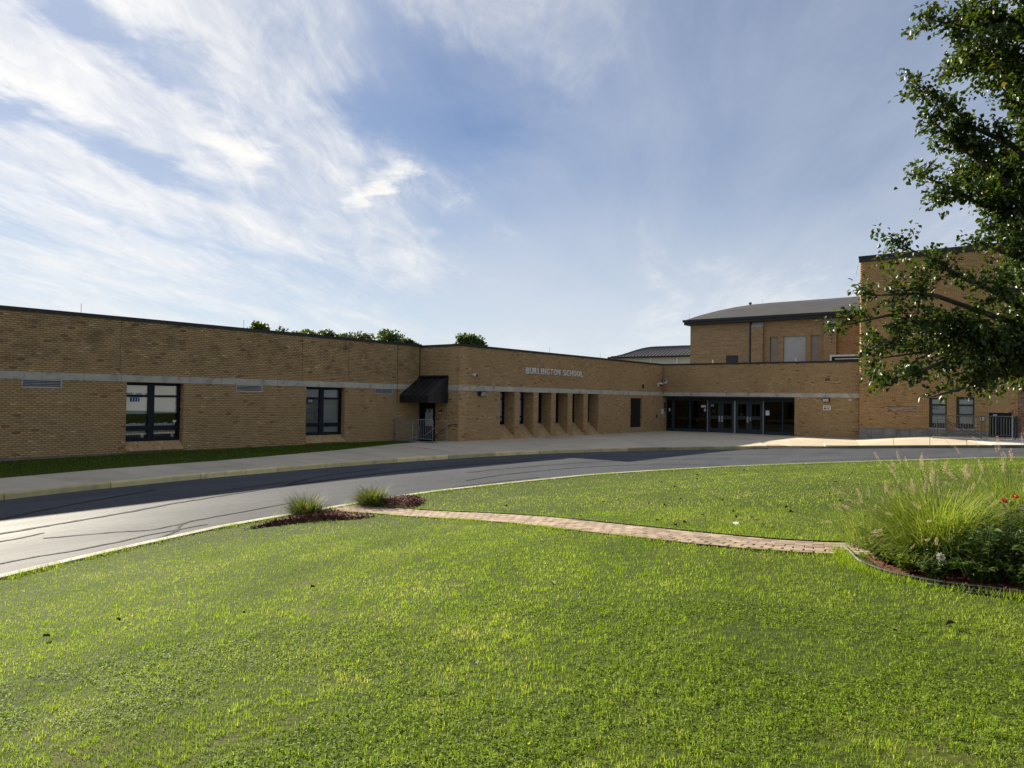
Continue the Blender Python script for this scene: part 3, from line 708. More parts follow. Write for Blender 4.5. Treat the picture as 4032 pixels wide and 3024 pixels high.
m = MB(); m.tube([(27.03, YA-.03, 4.78), (27.03, YA-.03, 3.3)], .013, 6); m.build('conduit', 'rust', CW)
COLS = [(.045, .425), (.535, .955)]; ROWS = [(.06, .18), (.255, .75), (.79, .95)]
for idx, (a, b) in enumerate((w1, w2)):
    fr, Ls = window(CW, WA, a, b, .47, 2.612, .26, COLS, ROWS)
    sloped_sill(fr, (a+.006, YA), XA, YN, b-a-.012, .27, .17, .43)
    m = MB(); m.box(a-.3, b+.3, YA+1.2, YA+1.25, 0, 2.9); m.box(a-.3, a-.25, YA+.35, YA+1.2, 0, 2.9); m.box(b+.25, b+.3, YA+.35, YA+1.2, 0, 2.9); m.box(a-.3, b+.3, YA+.35, YA+1.2, 2.85, 2.9)
    m.build('classroom_backdrop', 'greenroom' if idx == 0 else 'room', fr)
    for q, (x0, x1, z0, z1) in enumerate(Ls):
        col, row = q//3, q % 3
        if idx == 0:
            if row == 2 or row == 1:
                zz = z1 if row == 2 else z1; lo = z0 if row == 2 else z0+(z1-z0)*(.42 if col == 0 else .44)
                m = MB(); oquad(m, *WA, x0-.05, x1+.05, lo, z1+.02, -.37); m.build('roller_shade', 'blind', fr)
            if row == 1:
                m = MB(); nb = 15
                for k in range(nb):
                    xa = x0+(x1-x0)*k/nb; obox(m, *WA, xa, xa+(x1-x0)/nb*.9, -.50, -.44, z0+.01, z0+.07+random.random()*.05)
                m.build('book_row', 'paper', fr)
            if row == 0:
                m = MB(); nb = 8
                for k in range(nb):
                    xa = x0+(x1-x0)*k/nb; obox(m, *WA, xa+.01, xa+(x1-x0)/nb-.008, -.50, -.42, z0+(z1-z0)*.48, z1+.02)
                m.build('paper_row', 'blind', fr)
                m = MB(); obox(m, *WA, x1-.16, x1-.06, -.5, -.42, z0-.02, z0+.12); m.build('jar', 'paper', fr)
        else:
            m = MB(); nb = int((z1-z0)/.034); tl_ = .010 if col == 0 else .020
            for k in range(nb):
                zb = z0+k*.034; o = Vector((0, YA, 0))
                m.hexa([(x0, YA+.365, zb), (x1, YA+.365, zb), (x1, YA+.385, zb+tl_), (x0, YA+.385, zb+tl_), (x0, YA+.365, zb+.003), (x1, YA+.365, zb+.003), (x1, YA+.385, zb+tl_+.003), (x0, YA+.385, zb+tl_+.003)])
            m.build('venetian_blind', 'slats', fr)
            if row == 1:
                for k, (za, zb, mt) in enumerate(((.15, .38, 'wood'), (.40, .62, 'blue'), (.62, .75, 'yellowpaper'), (.78, .95, 'blue'))):
                    m = MB(); oquad(m, *WA, x0-.05, x1+.05, z0+(z1-z0)*za, z0+(z1-z0)*zb, -.7-.02*k); m.build('wall_poster', mt, fr)
    zc = 2.612-(2.612-.47)*.29; ww = .31 if idx == 0 else .30
    x0 = a+.10+(.19 if idx == 0 else .19)
    m = MB(); obox(m, *WA, x0-.02, x0+ww, -.30, -.285, zc-.075, zc+.075); m.build('number_plaque', 'blue' if idx == 0 else 'darkplaque', fr)
    text_obj('number', ('111', '109')[idx], (x0+ww/2-.01, YA+.284, zc), XA, YN, ww*.70, .115, 'white', fr, .004, .0)
    if idx == 0:     # paper heart stuck on the glass
        m = MB(); cx, cz = Ls[4][1]-.10, Ls[4][2]+.16
        pts = [(cx+.07*(math.sin(t)**3), YA+.296, cz+.07/16*(13*math.cos(t)-5*math.cos(2*t)-2*math.cos(3*t)-math.cos(4*t))) for t in np.linspace(0, 2*math.pi, 22)[:-1]]
        m.quad(*pts); m.build('paper_heart', 'paper', fr)

# ------------------------------------------------------------------ entrance wing
YE, XB, XS = 24.6, 48.7, 49.35
EW = thing('entrance_wing', (38, YE, 0), 'single storey brick entrance wing with six deep slot windows and glass doors', 'building')
WE = ((0, YE), XA, YN); WB = ((XB, YE), YB, XN); WS = ((27.1, YA), YB, XN)
slots = [(30.32, 31.55), (32.0, 33.25), (33.7, 34.96), (35.39, 36.65), (37.1, 38.36), (38.81, 40.07)]
holes = [(*s, .12, 2.59) for s in slots]+[(44.08, 45.75, .40, 2.37)]
ctr = .08
fl = [face(*WE, 27.1, 49.33, ctr, 2.59, holes)]
for a, b in slots:
    fl += [face((b, YE), (0, 1), (-1, 0), .004, .74, .12, 2.59, course0=ctr), face((a, YE), (0, 1), (1, 0), .004, .74, .12, 2.59, course0=ctr)]
fl += [face((45.75, YE), (0, 1), (-1, 0), .004, .18, .4, 2.37, course0=ctr), face(*WS, 0, 2.69, -.1, 2.59, [(-.2, 1.13, -.2, 1.95)], course0=ctr)]
brick_wall(EW, 'lower_wall', fl, single=160)
brick_wall(EW, 'entrance_pier', [face(*WB, 9.25, 13.3, -.02, 2.59, course0=ctr), face((XB, 15.35), (1, 0), (0, 1), .004, .64, -.02, 2.59, course0=ctr)])
brick_wall(EW, 'upper_wall', [face(*WE, 27.1, 48.69, 2.86, 4.77, [(45.66, 45.92, 3.04, 3.33)]), face(*WS, .01, 2.69, 2.86, 4.77), face(*WB, .01, 13.3, 2.86, 4.77, [(11.1, 11.4, 3.62, 3.79)])], single=140)
m = MB(); obox(m, *WE, 27.5, 49.3, -.4, -.1, 2.62, 4.75); obox(m, *WB, .1, 13.2, -.4, -.06, 2.62, 4.75); m.box(27.13, 27.4, YE+.1, YA+6, 2.62, 4.75); m.build('wall_core', 'mortar', EW)
bands(EW, WE, [27.08, 29.0]+[30.9+1.29*k for k in range(13)]+[XB-.03], 2.59, 2.86); bands(EW, WS, [1.83, 2.65], 2.59, 2.86)
bands(EW, WB, [.03]+[.9+1.28*k for k in range(9)]+[12.1, 13.26], 2.59, 2.86)
m = MB(); obox(m, *WE, 27.04, 48.64, -.3, .045, 4.76, 4.87); obox(m, *WS, .0, 2.62, -.3, .045, 4.76, 4.87); obox(m, *WB, .0, 13.3, -.3, .045, 4.76, 4.87)
m.build('coping', 'bronze', EW)
m = MB(); m.box(27.15, 61.9, YE+.3, 45.6, 4.5, 4.68); m.box(49.0, 61.9, 8, YE+.3, 4.5, 4.68); m.box(61.6, 61.9, 8, 45.6, 0, 4.5); m.box(48.9, 61.6, 8, 8.3, 0, 4.5); m.build('roof', 'membrane', EW)
for x in (35.0, 40.5): m = MB(); m.tube([(x, YE+.2, 4.85), (x, YE+.2, 5.2)], .009, 5); m.build('lightning_rod', 'alu', EW)
for i, (a, b) in enumerate(slots):
    fr, Ls = window(EW, WE, a, b, .80, 2.586, .70, [(.08, .92)], [(.04, .22), (.27, .76), (.80, .96)])
    sloped_sill(fr, (a+.006, YE), XA, YN, b-a-.012, .73, .10, .80)
    m = MB(); m.box(a-.2, b+.2, YE+1.6, YE+1.65, 0, 2.9); m.box(a-.2, a-.18, YE+.85, YE+1.6, 0, 2.9); m.box(b+.18, b+.2, YE+.85, YE+1.6, 0, 2.9); m.build('classroom_backdrop', 'room', fr)
    if i < 2:
        m = MB(); oquad(m, *WE, a+.05, b-.05, 1.0, 2.6, -.80); m.build('roller_shade', 'blind', fr)
# dark service opening with a notice
m = MB(); obox(m, *WE, 44.1, 45.73, -.22, -.17, .40, 2.36); m.build('service_door', 'black', EW)
m = MB(); obox(m, *WE, 44.06, 45.78, -.2, .03, .355, .405); m.build('door_sill', 'limestone', EW)
m = MB(); obox(m, *WE, 44.22, 44.42, -.169, -.164, 1.52, 1.66); m.build('notice', 'paper', EW)
louvre(EW, WE, 45.66, 45.92, 3.04, 3.33, 3, 'vent', .006)
m = MB(); obox(m, *WB, 11.1, 11.4, -.2, -.1, 3.62, 3.79); m.build('weep_opening', 'vent', EW)
# raised letters
SG = thing('school_sign', (35.25, YE-.03, 3.6), 'raised silver metal letters spelling BURLINGTON SCHOOL on the brick wall', 'sign')
wd = {'I': .4, 'L': .8}; txt = 'BURLINGTON SCHOOL'
def letters(word, x0, x1, z0, z1):
    tot = sum(wd.get(c, 1) for c in word)+.32*(len(word)-1); u = (x1-x0)/tot; x = x0
    for c in word:
        w = wd.get(c, 1)*u; text_obj('letter', c, (x+w/2, YE-.045, (z0+z1)/2), XA, YN, w if c != 'I' else w*.55, z1-z0, 'letter', SG, .05, .002); x += w+.32*u
letters('BURLINGTON', 32.43, 35.67, 3.61, 3.94); letters('SCHOOL', 35.97, 38.07, 3.61, 3.94)

# side door with metal canopy
m = MB(); obox(m, *WS, 0.0, 1.12, -.12, -.06, 1.82, 1.95); obox(m, *WS, 0.0, .1, -.12, -.06, -.1, 1.82); obox(m, *WS, 1.03, 1.12, -.12, -.06, -.1, 1.82); fr = m.build('door_frame', 'navy', EW)
m = MB()
for a, b, c, d in ((.1, .34, -.1, 1.82), (.9, 1.03, -.1, 1.82), (.34, .9, -.1, .78), (.34, .9, 1.66, 1.82)): obox(m, *WS, a, b, -.11, -.07, c, d)
dr = m.build('door', 'navy', EW); m = MB(); oquad(m, *WS, .34, .9, .78, 1.66, -.09); m.build('pane', 'glass', dr)
m = MB(); oquad(m, *WS, .345, .895, .785, 1.655, -.0895); m.build('door_shade', 'lens', dr)
m = MB(); obox(m, *WS, .345, .7, -.088, -.083, 1.48, 1.64); m.build('number_plaque', 'darkplaque', dr); text_obj('number', 'A1', (27.1+.082, YA-.52, 1.56), YB, XN, .2, .11, 'white', dr, .004, .02)
m = MB(); m.box(27.2, 27.3, YA-1.2, YA, -.2, 2); m.build('hall_backdrop', 'room', EW)
CN = thing('door_canopy', (26.4, 26.3, 1.95), 'black standing seam metal canopy over the side door', 'canopy')
X0, X1, Y0, Y1, zt, zf0, zf1 = 25.74, 27.08, 25.32, 27.25, 3.24, 2.30, 1.96
npn = 5
for k in range(npn):
    a, b = Y1+(Y0-Y1)*k/npn, Y1+(Y0-Y1)*(k+1)/npn; m = MB()
    m.hexa([(X0-.02, b+.006, zf0-.02), (X1, b+.006, zt-.02), (X1, a-.006, zt-.02), (X0-.02, a-.006, zf0-.02), (X0-.02, b+.006, zf0), (X1, b+.006, zt), (X1, a-.006, zt), (X0-.02, a-.006, zf0)]); m.build('roof_panel', 'black', CN)
for k in range(npn+1):
    a = Y1+(Y0-Y1)*k/npn; m = MB(); h = .035; m.hexa([(X0-.02, a-.012, zf0-.01), (X1, a-.012, zt-.01), (X1, a+.012, zt-.01), (X0-.02, a+.012, zf0-.01), (X0-.02, a-.012, zf0+h), (X1, a-.012, zt+h), (X1, a+.012, zt+h), (X0-.02, a+.012, zf0+h)]); m.build('standing_seam', 'black', CN)
m = MB(); m.box(X1-.10, X1, Y0-.02, Y1, zt+.0, zt+.09); m.build('top_flashing', 'black', CN)
m = MB(); m.box(X0-.045, X0-.015, Y0-.03, Y1, zf1, zf0+.01); m.build('fascia', 'black', CN)
for a, b in ((.0, .33), (.33, .66), (.66, 1.0)):
    xa, xb = X0+(X1-X0)*a+.004, X0+(X1-X0)*b-.004; za, zb = zf0+(zt-zf0)*a, zf0+(zt-zf0)*b; m = MB()
    m.hexa([(xa, Y0-.03, zf1), (xb, Y0-.03, zf1), (xb, Y0, zf1), (xa, Y0, zf1), (xa, Y0-.03, za-.02), (xb, Y0-.03, zb-.02), (xb, Y0, zb-.02), (xa, Y0, za-.02)]); m.build('side_panel', 'black', CN)
m = MB(); m.hexa([(X0-.045, Y0-.06, zf0-.10), (X1, Y0-.06, zt-.10), (X1, Y0-.031, zt-.10), (X0-.045, Y0-.031, zf0-.10), (X0-.045, Y0-.06, zf0+.03), (X1, Y0-.06, zt+.04), (X1, Y0-.031, zt+.04), (X0-.045, Y0-.031, zf0+.03)]); m.build('rake_trim', 'black', CN)
m = MB(); m.quad((X0, Y0, zf1+.03), (X1, Y0, zf1+.03), (X1, Y1, zf1+.03), (X0, Y1, zf1+.03)); m.build('soffit', 'black', CN)
# guard rail on its curb
m = MB(); m.box(25.18, 25.44, 24.4, YA-.03, -.2, .14); m.box(25.44, 27.05, 24.4, 24.6, -.2, .09)
prop(m.build('areaway_curb', 'found'), 'low weathered concrete curb under the grey guard rail', 'curb')
GRL = thing('guard_rail', (25.3, 25.85, .14), 'galvanised guard rail with thin vertical bars in front of the side door', 'railing')
m = MB(); m.tube([(25.3, 27.16, .14), (25.3, 27.16, 1.13), (25.3, 27.12, 1.17), (25.3, 24.66, 1.17), (25.3, 24.58, 1.13), (25.3, 24.57, 1.05), (25.3, 24.57, .14)], .024, 8); m.build('top_rail', 'galv', GRL, True)
m = MB(); m.tube([(25.3, 27.16, .26), (25.3, 24.57, .26)], .02, 6); m.build('bottom_rail', 'galv', GRL)
m = MB(); m.tube([(25.3, 25.9, .14), (25.3, 25.9, 1.17)], .024, 8); m.build('post', 'galv', GRL)
for k in range(1, 22):
    y = 27.16-2.59*k/22
    if abs(y-25.9) < .05: continue
    m = MB(); m.tube([(25.3, y, .26), (25.3, y, 1.16)], .008, 5); m.build('baluster', 'galv', GRL)
HRL = thing('wall_handrail', (27.0, 25.4, .3), 'dark metal handrail sloping down the brick wall beside the side door', 'handrail')
m = MB(); m.tube([(27.0, 24.56, .93), (27.0, 24.98, .92), (27.0, 26.0, .36), (27.0, 26.17, .33)], .02, 7); m.build('rail', 'greenrail', HRL)
for y, z in ((24.75, .93), (26.05, .34)): m = MB(); m.tube([(27.0, y, z), (27.02, y, z-.1), (27.1, y, z-.12)], .012, 6); m.build('bracket', 'greenrail', HRL)
m = MB(); m.tube([(26.2, 24.5, .1), (26.2, 24.5, .86), (26.2, 24.55, .93), (26.2, 25.0, .92), (26.2, 26.0, .35)], .02, 7)
prop(m.build('stair_rail', 'galv'), 'thin grey stair rail descending behind the guard rail', 'handrail')
# small fixtures on the walls
LT = thing('wall_lantern', (27.0, 25.72, 1.4), 'small black lantern with pale bulb beside the side door', 'lamp')
m = MB(); m.tube([(27.09, 25.72, 1.58), (27.0, 25.72, 1.6), (26.96, 25.72, 1.55)], .015, 6); m.disc((27.085, 25.72, 1.58), (-1, 0, 0), .06); m.build('bracket', 'black', LT)
m = MB(); m.tube([(26.96, 25.72, 1.57), (26.96, 25.72, 1.52)], [.03, .065], 10); m.build('shade', 'black', LT); m = MB(); m.tube([(26.96, 25.72, 1.53), (26.96, 25.72, 1.49), (26.96, 25.72, 1.43), (26.96, 25.72, 1.41)], [.03, .045, .035, .01], 10); m.build('bulb', 'lens', LT, True)
def dome_camera(x, y, z, label):
    t = thing('security_camera', (x, y, z), label, 'camera'); m = MB(); m.tube([(x, y+.02, z), (x, y-.08, z)], [.075, .075], 14); m.tube([(x, y-.08, z), (x+.03, y-.16, z-.02)], [.09, .09], 14); m.build('housing', 'white', t, False)
    m = MB(); pts = [(x+.03+.03*k/4, y-.16-.07*math.sin(k/4*1.57), z-.02-.02*k/4) for k in range(5)]; m.tube(pts, [.07*math.cos(k/4*1.45)+.002 for k in range(5)], 12); m.build('lens_dome', 'black', t, True)
dome_camera(28.18, YE, 3.38, 'white dome security camera below the roof edge left of the sign')
def floodlight(o, du, dn, s, z, label):
    t = thing('floodlight', tuple(Vector((*o, 0))+Vector((*du, 0))*s+Vector((*dn, 0))*.05+Vector((0, 0, z-.15))), label, 'floodlight')
    O, U, D = Vector((*o, 0)), Vector((*du, 0)), Vector((*dn, 0)); P = lambda a, d, zz: O+U*(s+a)+D*d+Vector((0, 0, z+zz))
    m = MB(); m.hexa([P(-.22, .02, -.12), P(.22, .02, -.12), P(.20, .16, -.14), P(-.20, .16, -.14), P(-.22, .02, .10), P(.22, .02, .10), P(.20, .27, .10), P(-.20, .27, .10)]); m.build('housing', 'black', t)
    m = MB(); m.quad(P(-.175, .172, -.115), P(.175, .172, -.115), P(.175, .262, .065), P(-.175, .262, .065)); m.build('lens', 'lens', t)
    m = MB(); m.tube([P(-.34, .03, .02), P(-.22, .05, .02)], .02, 6); m.build('conduit', 'black', t)
floodlight(*WE, 28.73, 2.47, 'black floodlight under the concrete band left of the slot windows')
floodlight(*WB, 11.2, 2.44, 'black floodlight above the small rules sign')
HS = thing('horn_speaker', (48.3, YE-.1, 3.5), 'grey round horn loudspeaker in the wall corner over the entrance', 'speaker')
m = MB(); ax = Vector((-.55, -.8, -.1)).normalized(); c0 = Vector((48.62, 24.50, 3.68)); m.tube([c0, c0+ax*.12, c0+ax*.2, c0+ax*.30], [.05, .06, .10, .20], 16, cap=False); m.build('horn', 'alu', HS, True)
m = MB(); m.tube([c0-ax*.02, c0+ax*.2], [.06, .035], 12); m.build('driver', 'black', HS, True)
m = MB(); m.tube([(48.66, 24.57, 3.66), c0], .02, 6); m.build('bracket', 'black', HS)
BC = thing('bullet_camera', (47.95, YE, 3.3), 'white bullet security camera on a bracket below the horn speaker', 'camera')
m = MB(); m.box(47.9, 48.02, YE-.06, YE, 3.28, 3.5); m.build('bracket', 'white', BC)
m = MB(); m.tube([(47.96, YE-.08, 3.46), (48.22, YE-.26, 3.45)], [.055, .055], 10); m.build('body', 'white', BC, True)
m = MB(); m.tube([(48.12, YE-.12, 3.36), (48.2, YE-.2, 3.30)], [.07, .05], 10); m.build('lens_dome', 'black', BC, True)
for nm, x0, x1, z0, z1, mt, lab, ct in (('card_reader', 47.70, 47.86, 1.02, 1.27, 'black', 'small black intercom box on the brick beside the glass entrance', 'intercom'),
    ('hours_board', 48.93, 49.2, 1.72, 2.12, 'darkplaque', 'dark square plaque on the brick beside the glass entrance', 'plaque'),
    ('notice_plate', 48.95, 49.16, 1.50, 1.66, 'black', 'small black plate under the dark square plaque', 'plaque')):
    m = MB(); obox(m, *WE, x0, x1, 0, .035, z0, z1); prop(m.build(nm, mt, bevel=.006), lab, ct)
NS = thing('wall_notice', (48.66, YE-.01, 1.3), 'white paper notice on the brick left of the entrance glazing', 'notice')
m = MB(); obox(m, *WE, 48.5, 48.84, 0.009, .018, 1.30, 1.66); m.build('sheet', 'paper', NS)
m = MB()
for k in range(4): oquad(m, *WE, 48.56, 48.78-.04*(k % 2), 1.57-k*.06, 1.59-k*.06, .0195)
m.build('print', 'ink', NS)
RS = thing('rules_sign', (XB-.01, 13.38, 1.81), 'small white metal sign with red and grey print under the floodlight', 'sign')
m = MB(); obox(m, *WB, 11.0, 11.45, .009, .02, 1.80, 2.10); m.build('plate', 'white', RS)
m = MB()
for k in range(4): m.disc(Vector((XB-.022, YE-11.06-.1*k-.015, 2.04)), (-1, 0, 0), .034, 10)
m.build('symbols', 'ink', RS); m = MB(); oquad(m, *WB, 11.05, 11.17, 1.84, 1.97, .022); m.build('red_print', 'red', RS)
m = MB()
for k in range(4): oquad(m, *WB, 11.19, 11.40, 1.945-k*.034, 1.966-k*.034, .022)
m.build('grey_print', 'ink', RS)
m = MB(); obox(m, *WB, 12.5, 12.66, 0.0, .04, 2.41, 2.49); prop(m.build('sensor_box', 'white', bevel=.005), 'tiny white sensor box just under the concrete band', 'sensor')

# entrance glazing and doors (set back under the band)
WG = ((XS, YE), YB, XN)
m = MB(); m.box(XB+.02, XS+.2, 15.36, YE-.02, 2.50, 2.588); m.build('soffit', 'door', EW)
m = MB(); Z0 = .09
for a, b in ((0.01, .06), (.42, .64), (1.77, 1.86), (3.02, 3.11)): obox(m, *WG, a, b, -.1, 0, Z0-.1, 2.5)
for a, b in ((7.03, 7.10), (8.24, 8.33), (9.06, 9.3)): obox(m, *WG, a, b, -.1, 0, Z0-.1, 2.5)
for a, b in ((.06, .42), (.64, 1.77), (1.86, 3.02), (7.10, 8.24), (8.33, 9.06)): obox(m, *WG, a, b, -.09, -.01, Z0-.1, .30); obox(m, *WG, a, b, -.09, -.01, 2.28, 2.5)
obox(m, *WG, 3.11, 7.03, -.09, -.01, 2.30, 2.5)
SF = m.build('entrance_glazing', 'door', EW)
for a, b in ((.06, .42), (.64, 1.77), (1.86, 3.02), (7.10, 8.24), (8.33, 9.06)): m = MB(); oquad(m, *WG, a, b, .30, 2.28, -.05); m.build('pane', 'darkglass', SF)
m = MB()
for a in (3.11, 5.03, 5.085, 7.0): obox(m, *WG, a, a+.03, -.05, .02, Z0-.02, 2.3)
for a, b in ((3.14, 5.03), (5.115, 7.0)): obox(m, *WG, a, b, -.05, .015, Z0-.02, Z0+.02)
m.build('door_trim', 'alu', SF)
def leaf(a, b, handle_right, lock=False):
    m = MB(); w = b-a; p0, p1 = a+w*.2, b-w*.2
    for q in ((a, p0, .11, 2.29), (p1, b, .11, 2.29), (p0, p1, .11, .41), (p0, p1, 1.05, 1.29), (p0, p1, 2.10, 2.29)): obox(m, *WG, q[0], q[1], -.05, 0, q[2], q[3])
    d = m.build('door', 'door', EW)
    for c, e in ((.41, 1.05), (1.29, 2.10)): m = MB(); oquad(m, *WG, p0, p1, c, e, -.03); m.build('pane', 'darkglass', d)
    h = b-w*.10 if handle_right else a+w*.10; m = MB()
    if lock: obox(m, *WG, h-.04, h+.04, 0, .05, .98, 1.07); obox(m, *WG, h-.035, h+.035, 0, .06, 1.13, 1.22)
    else: obox(m, *WG, h-.05, h+.05, 0, .012, .86, 1.26); o = Vector((XS-.03, YE-h, .93)); m.tube([o, o+Vector((-.05, 0, .04)), o+Vector((-.05, 0, .24)), o+Vector((0, 0, .28))], .018, 6)
    m.build('handle', 'alu', d); return d
d1 = leaf(3.145, 4.08, True); leaf(4.09, 5.025, False); leaf(5.12, 6.05, True); leaf(6.06, 6.995, False, True)
text_obj('number', 'A3', (XS-.002+.02, YE-3.46, 1.97), YB, XN, .20, .12, 'white', d1, .003, .02)
for nm, a, b, c, d, mt in (('yellow_notice', 3.44, 3.66, 1.42, 1.70, 'yellowpaper'), ('grey_notice', 5.42, 5.64, 1.32, 1.46, 'slats'), ('paper_notice', 7.16, 7.40, 1.38, 1.68, 'paper'), ('dark_header', 7.15, 7.41, 1.69, 1.74, 'ink'), ('white_notice', 2.62, 2.98, 1.82, 1.98, 'slats'), ('paper_notice', 2.84, 2.98, 1.55, 1.74, 'slats'), ('paper_notice', .16, .27, 1.5, 1.72, 'slats')):
    m = MB(); obox(m, *WG, a, b, -.047, -.044, c, d); m.build(nm, mt, SF)
for a, b, c, d, mt, nm in ((.5, 9.2, 2.7, 2.75, 'room', 'lobby_ceiling'),):
    m = MB(); m.box(XS+.2, 54, 15.2, 24.7, 2.62, 2.7); m.box(54, 54.1, 15.2, 24.7, 0, 2.7); m.box(XS+.2, 54, 24.7, 24.8, 0, 2.7); m.box(XS+.2, 54, 15.1, 15.2, 0, 2.7); m.build('lobby_backdrop', 'room', EW)
m = MB(); m.quad((XS+.1, 15.2, .1), (54, 15.2, .1), (54, 24.7, .1), (XS+.1, 24.7, .1)); m.build('lobby_floor', 'tile', EW)
for a, b in ((15.5, 17.5), (21.6, 24.0)): m = MB(); m.box(XS+.5, XS+.56, a, b, .93, 1.12); m.build('bench_rail', 'wood', EW)

# ------------------------------------------------------------------ tall block on the right
XT = 48.4
TB = thing('tall_block', (XT+5, 7, 0), 'tall plain brick block with dark metal coping behind the leafy tree', 'building')
WT = ((XT, 11.42), YB, XN)
holes = [(3.72, 4.59, .92, 2.65), (5.06, 5.93, .92, 2.67), (6.61, 7.66, .3, 1.85), (1.46, 1.93, 10.46, 10.64), (1.55, 3.04, 1.80, 2.10)]
def warm(s, z, bv): return bv
brick_wall(TB, 'wall', [face(*WT, 0, 7.95, .79, 10.78, [h if h[2] > .79 else (h[0], h[1], .79, h[3]) for h in holes]), face(*WT, 7.95, 15, 3.0, 10.78, far=True)], 'brick_or', single=220)
brick_wall(TB, 'patched_wall', [face(*WT, 7.96, 15, .79, 3.0)], 'brick_red', 'mortar_lt', single=50)
brick_wall(TB, 'mortar_patch', [face(*WT, 1.56, 3.03, 1.81, 2.095, course0=.79, skip=.4)], 'brick_red', 'mortar_lt', single=20)
m = MB(); m.box(XT+.02, 61.5, -3.5, 11.40, 3.0, 10.7); m.box(XT+.35, 61.5, -3.5, 11.40, -.2, 3.0); m.build('wall_core', 'mortar', TB)
for k in range(11):
    a, b = k*.68, min(7.5, (k+1)*.68)
    if a > 6.6: break
    b = min(b, 6.6); m = MB(); obox(m, *WT, a+.006, b-.006, -.3, .035, -.2, .785); m.build('foundation_block', 'found', TB)
m = MB(); obox(m, *WT, 7.7, 15, -.3, .03, -.2, .785); m.build('foundation_block', 'found', TB)
m = MB(); obox(m, *WT, -.06, 15, -.4, .06, 10.77, 11.0); obox(m, *WT, -.08, 15, -.4, .085, 11.0, 11.13); m.box(XT+.4, 61.5, 11.1, 11.48, 10.77, 11.13); m.build('coping', 'bronze', TB)
louvre(TB, WT, 1.46, 1.93, 10.46, 10.64, 2, 'vent', .004)
for y in (11.0, 5.6): m = MB(); m.tube([(XT+.2, y, 11.1), (XT+.2, y, 11.55)], .012, 5); m.build('lightning_rod', 'alu', TB)
m = MB(); m.tube([(XT-.1, 11.5, 10.7), (XT-.12, 11.54, 10.4), (XT-.08, 11.6, 10.2), (XT-.1, 11.58, 10.0)], .008, 5); m.build('loose_cable', 'ink', TB)
for i, (a, b) in enumerate(((3.72, 4.59), (5.06, 5.93))):
    fr, Ls = window(TB, WT, a, b, .95, 2.65, .1, [(.13, .90)], [(.14, .40), (.46, .72), (.78, .94)], 'black')
    m = MB(); obox(m, *WT, a-.02, b+.02, -.1, .06, .82, .93); m.build('sill', 'limestone', fr)
    for q in Ls: m = MB(); oquad(m, *WT, q[0]+.005, q[1]-.005, q[2]+.004, q[3]-.004, -.19); m.build('roller_shade', 'blind', fr)
    m = MB(); oquad(m, *WT, a, b, .95, 2.65, -.28); m.build('backdrop', 'room', fr)
    if i == 0:
        m = MB(); obox(m, *WT, a+.14, a+.44, -.135, -.13, 1.98, 2.12); m.build('number_plaque', 'black', fr); text_obj('number', '164', (XT+.128, 11.42-a-.31, 2.06), YB, XN, .25, .10, 'lens', fr, .004, .02)
m = MB(); obox(m, *WT, 6.63, 7.64, -.12, -.06, .3, 1.84); DD = m.build('door', 'navy', TB)
m = MB(); obox(m, *WT, 6.75, 7.0, -.06, -.052, 1.66, 1.78); m.build('number_plaque', 'blue', DD); text_obj('number', 'A5', (XT+.05, 11.42-6.875, 1.72), YB, XN, .17, .08, 'white', DD, .004, .02)
m = MB(); obox(m, *WT, 6.2, 6.4, 0, .12, 1.4, 1.6); prop(m.build('junction_box', 'alu', bevel=.01), 'weathered grey metal box on the wall between window and blue door', 'box')
# ramp railing in front of the tall block
RR = thing('ramp_rail', (46.9, 5.4, .4), 'grey green ramp railing with sloping handrail in front of the tall block', 'railing')
XR = 46.9; zg = lambda y: sz(XR, y)
m = MB(); m.tube([(XR, 7.2, zg(7.2)-.05), (XR, 7.2, 1.66), (XR, 3.5, 1.66), (XR, 3.5, zg(3.5)-.05)], .028, 7); m.build('top_rail', 'greenrail', RR)
m = MB(); m.tube([(XR, 7.2, .66), (XR, 3.5, .66)], .02, 6); m.build('bottom_rail', 'greenrail', RR)
for y in (6.65, 5.0, 4.35, 3.62): m = MB(); m.tube([(XR, y, zg(y)-.05), (XR, y, 1.72 if y < 4 else 1.66)], .03, 7); m.build('post', 'galv' if y < 4 else 'greenrail', RR)
for k in range(1, 30):
    y = 7.2-3.7*k/30; m = MB(); m.tube([(XR, y, .66), (XR, y, 1.65)], .009, 5); m.build('baluster', 'greenrail', RR)
m = MB(); m.tube([(XR+.12, 7.1, zg(7.1)-.05), (XR+.12, 7.1, 1.42), (XR+.12, 6.75, 1.42), (XR+.12, 5.05, .62)], .025, 7); m.build('handrail', 'greenrail', RR)
m = MB(); m.tube([(XR+.12, 6.75, 1.30), (XR+.12, 5.05, .48)], .025, 7); m.build('handrail', 'greenrail', RR)
m = MB(); m.box(46.75, 47.05, 3.4, 7.3, 0, .47); prop(m.build('ramp_curb', 'edge'), 'pale concrete curb under the ramp railing', 'curb')
m = MB(); P = [(45.4, 4.4), (46.2, 2.5), (48.3, 2.5), (46.6, 5.6)]; m.hexa([(x, y, sz(x, y)-.05) for x, y in P]+[(x, y, sz(x, y)+.012) for x, y in P]); m.build('new_slab', 'slab_new', WALK)
DC = thing('downspout_column', (48.2, 3.6, .4), 'dark square column beside the blue door of the tall block', 'column')
m = MB(); obox(m, *WT, 7.72, 7.92, .04, .28, .2, 1.66); m.build('column_shaft', 'door', DC, bevel=.01); m = MB(); obox(m, *WT, 7.68, 7.70, .05, .07, .3, 2.05); m.build('pipe', 'rust', DC)

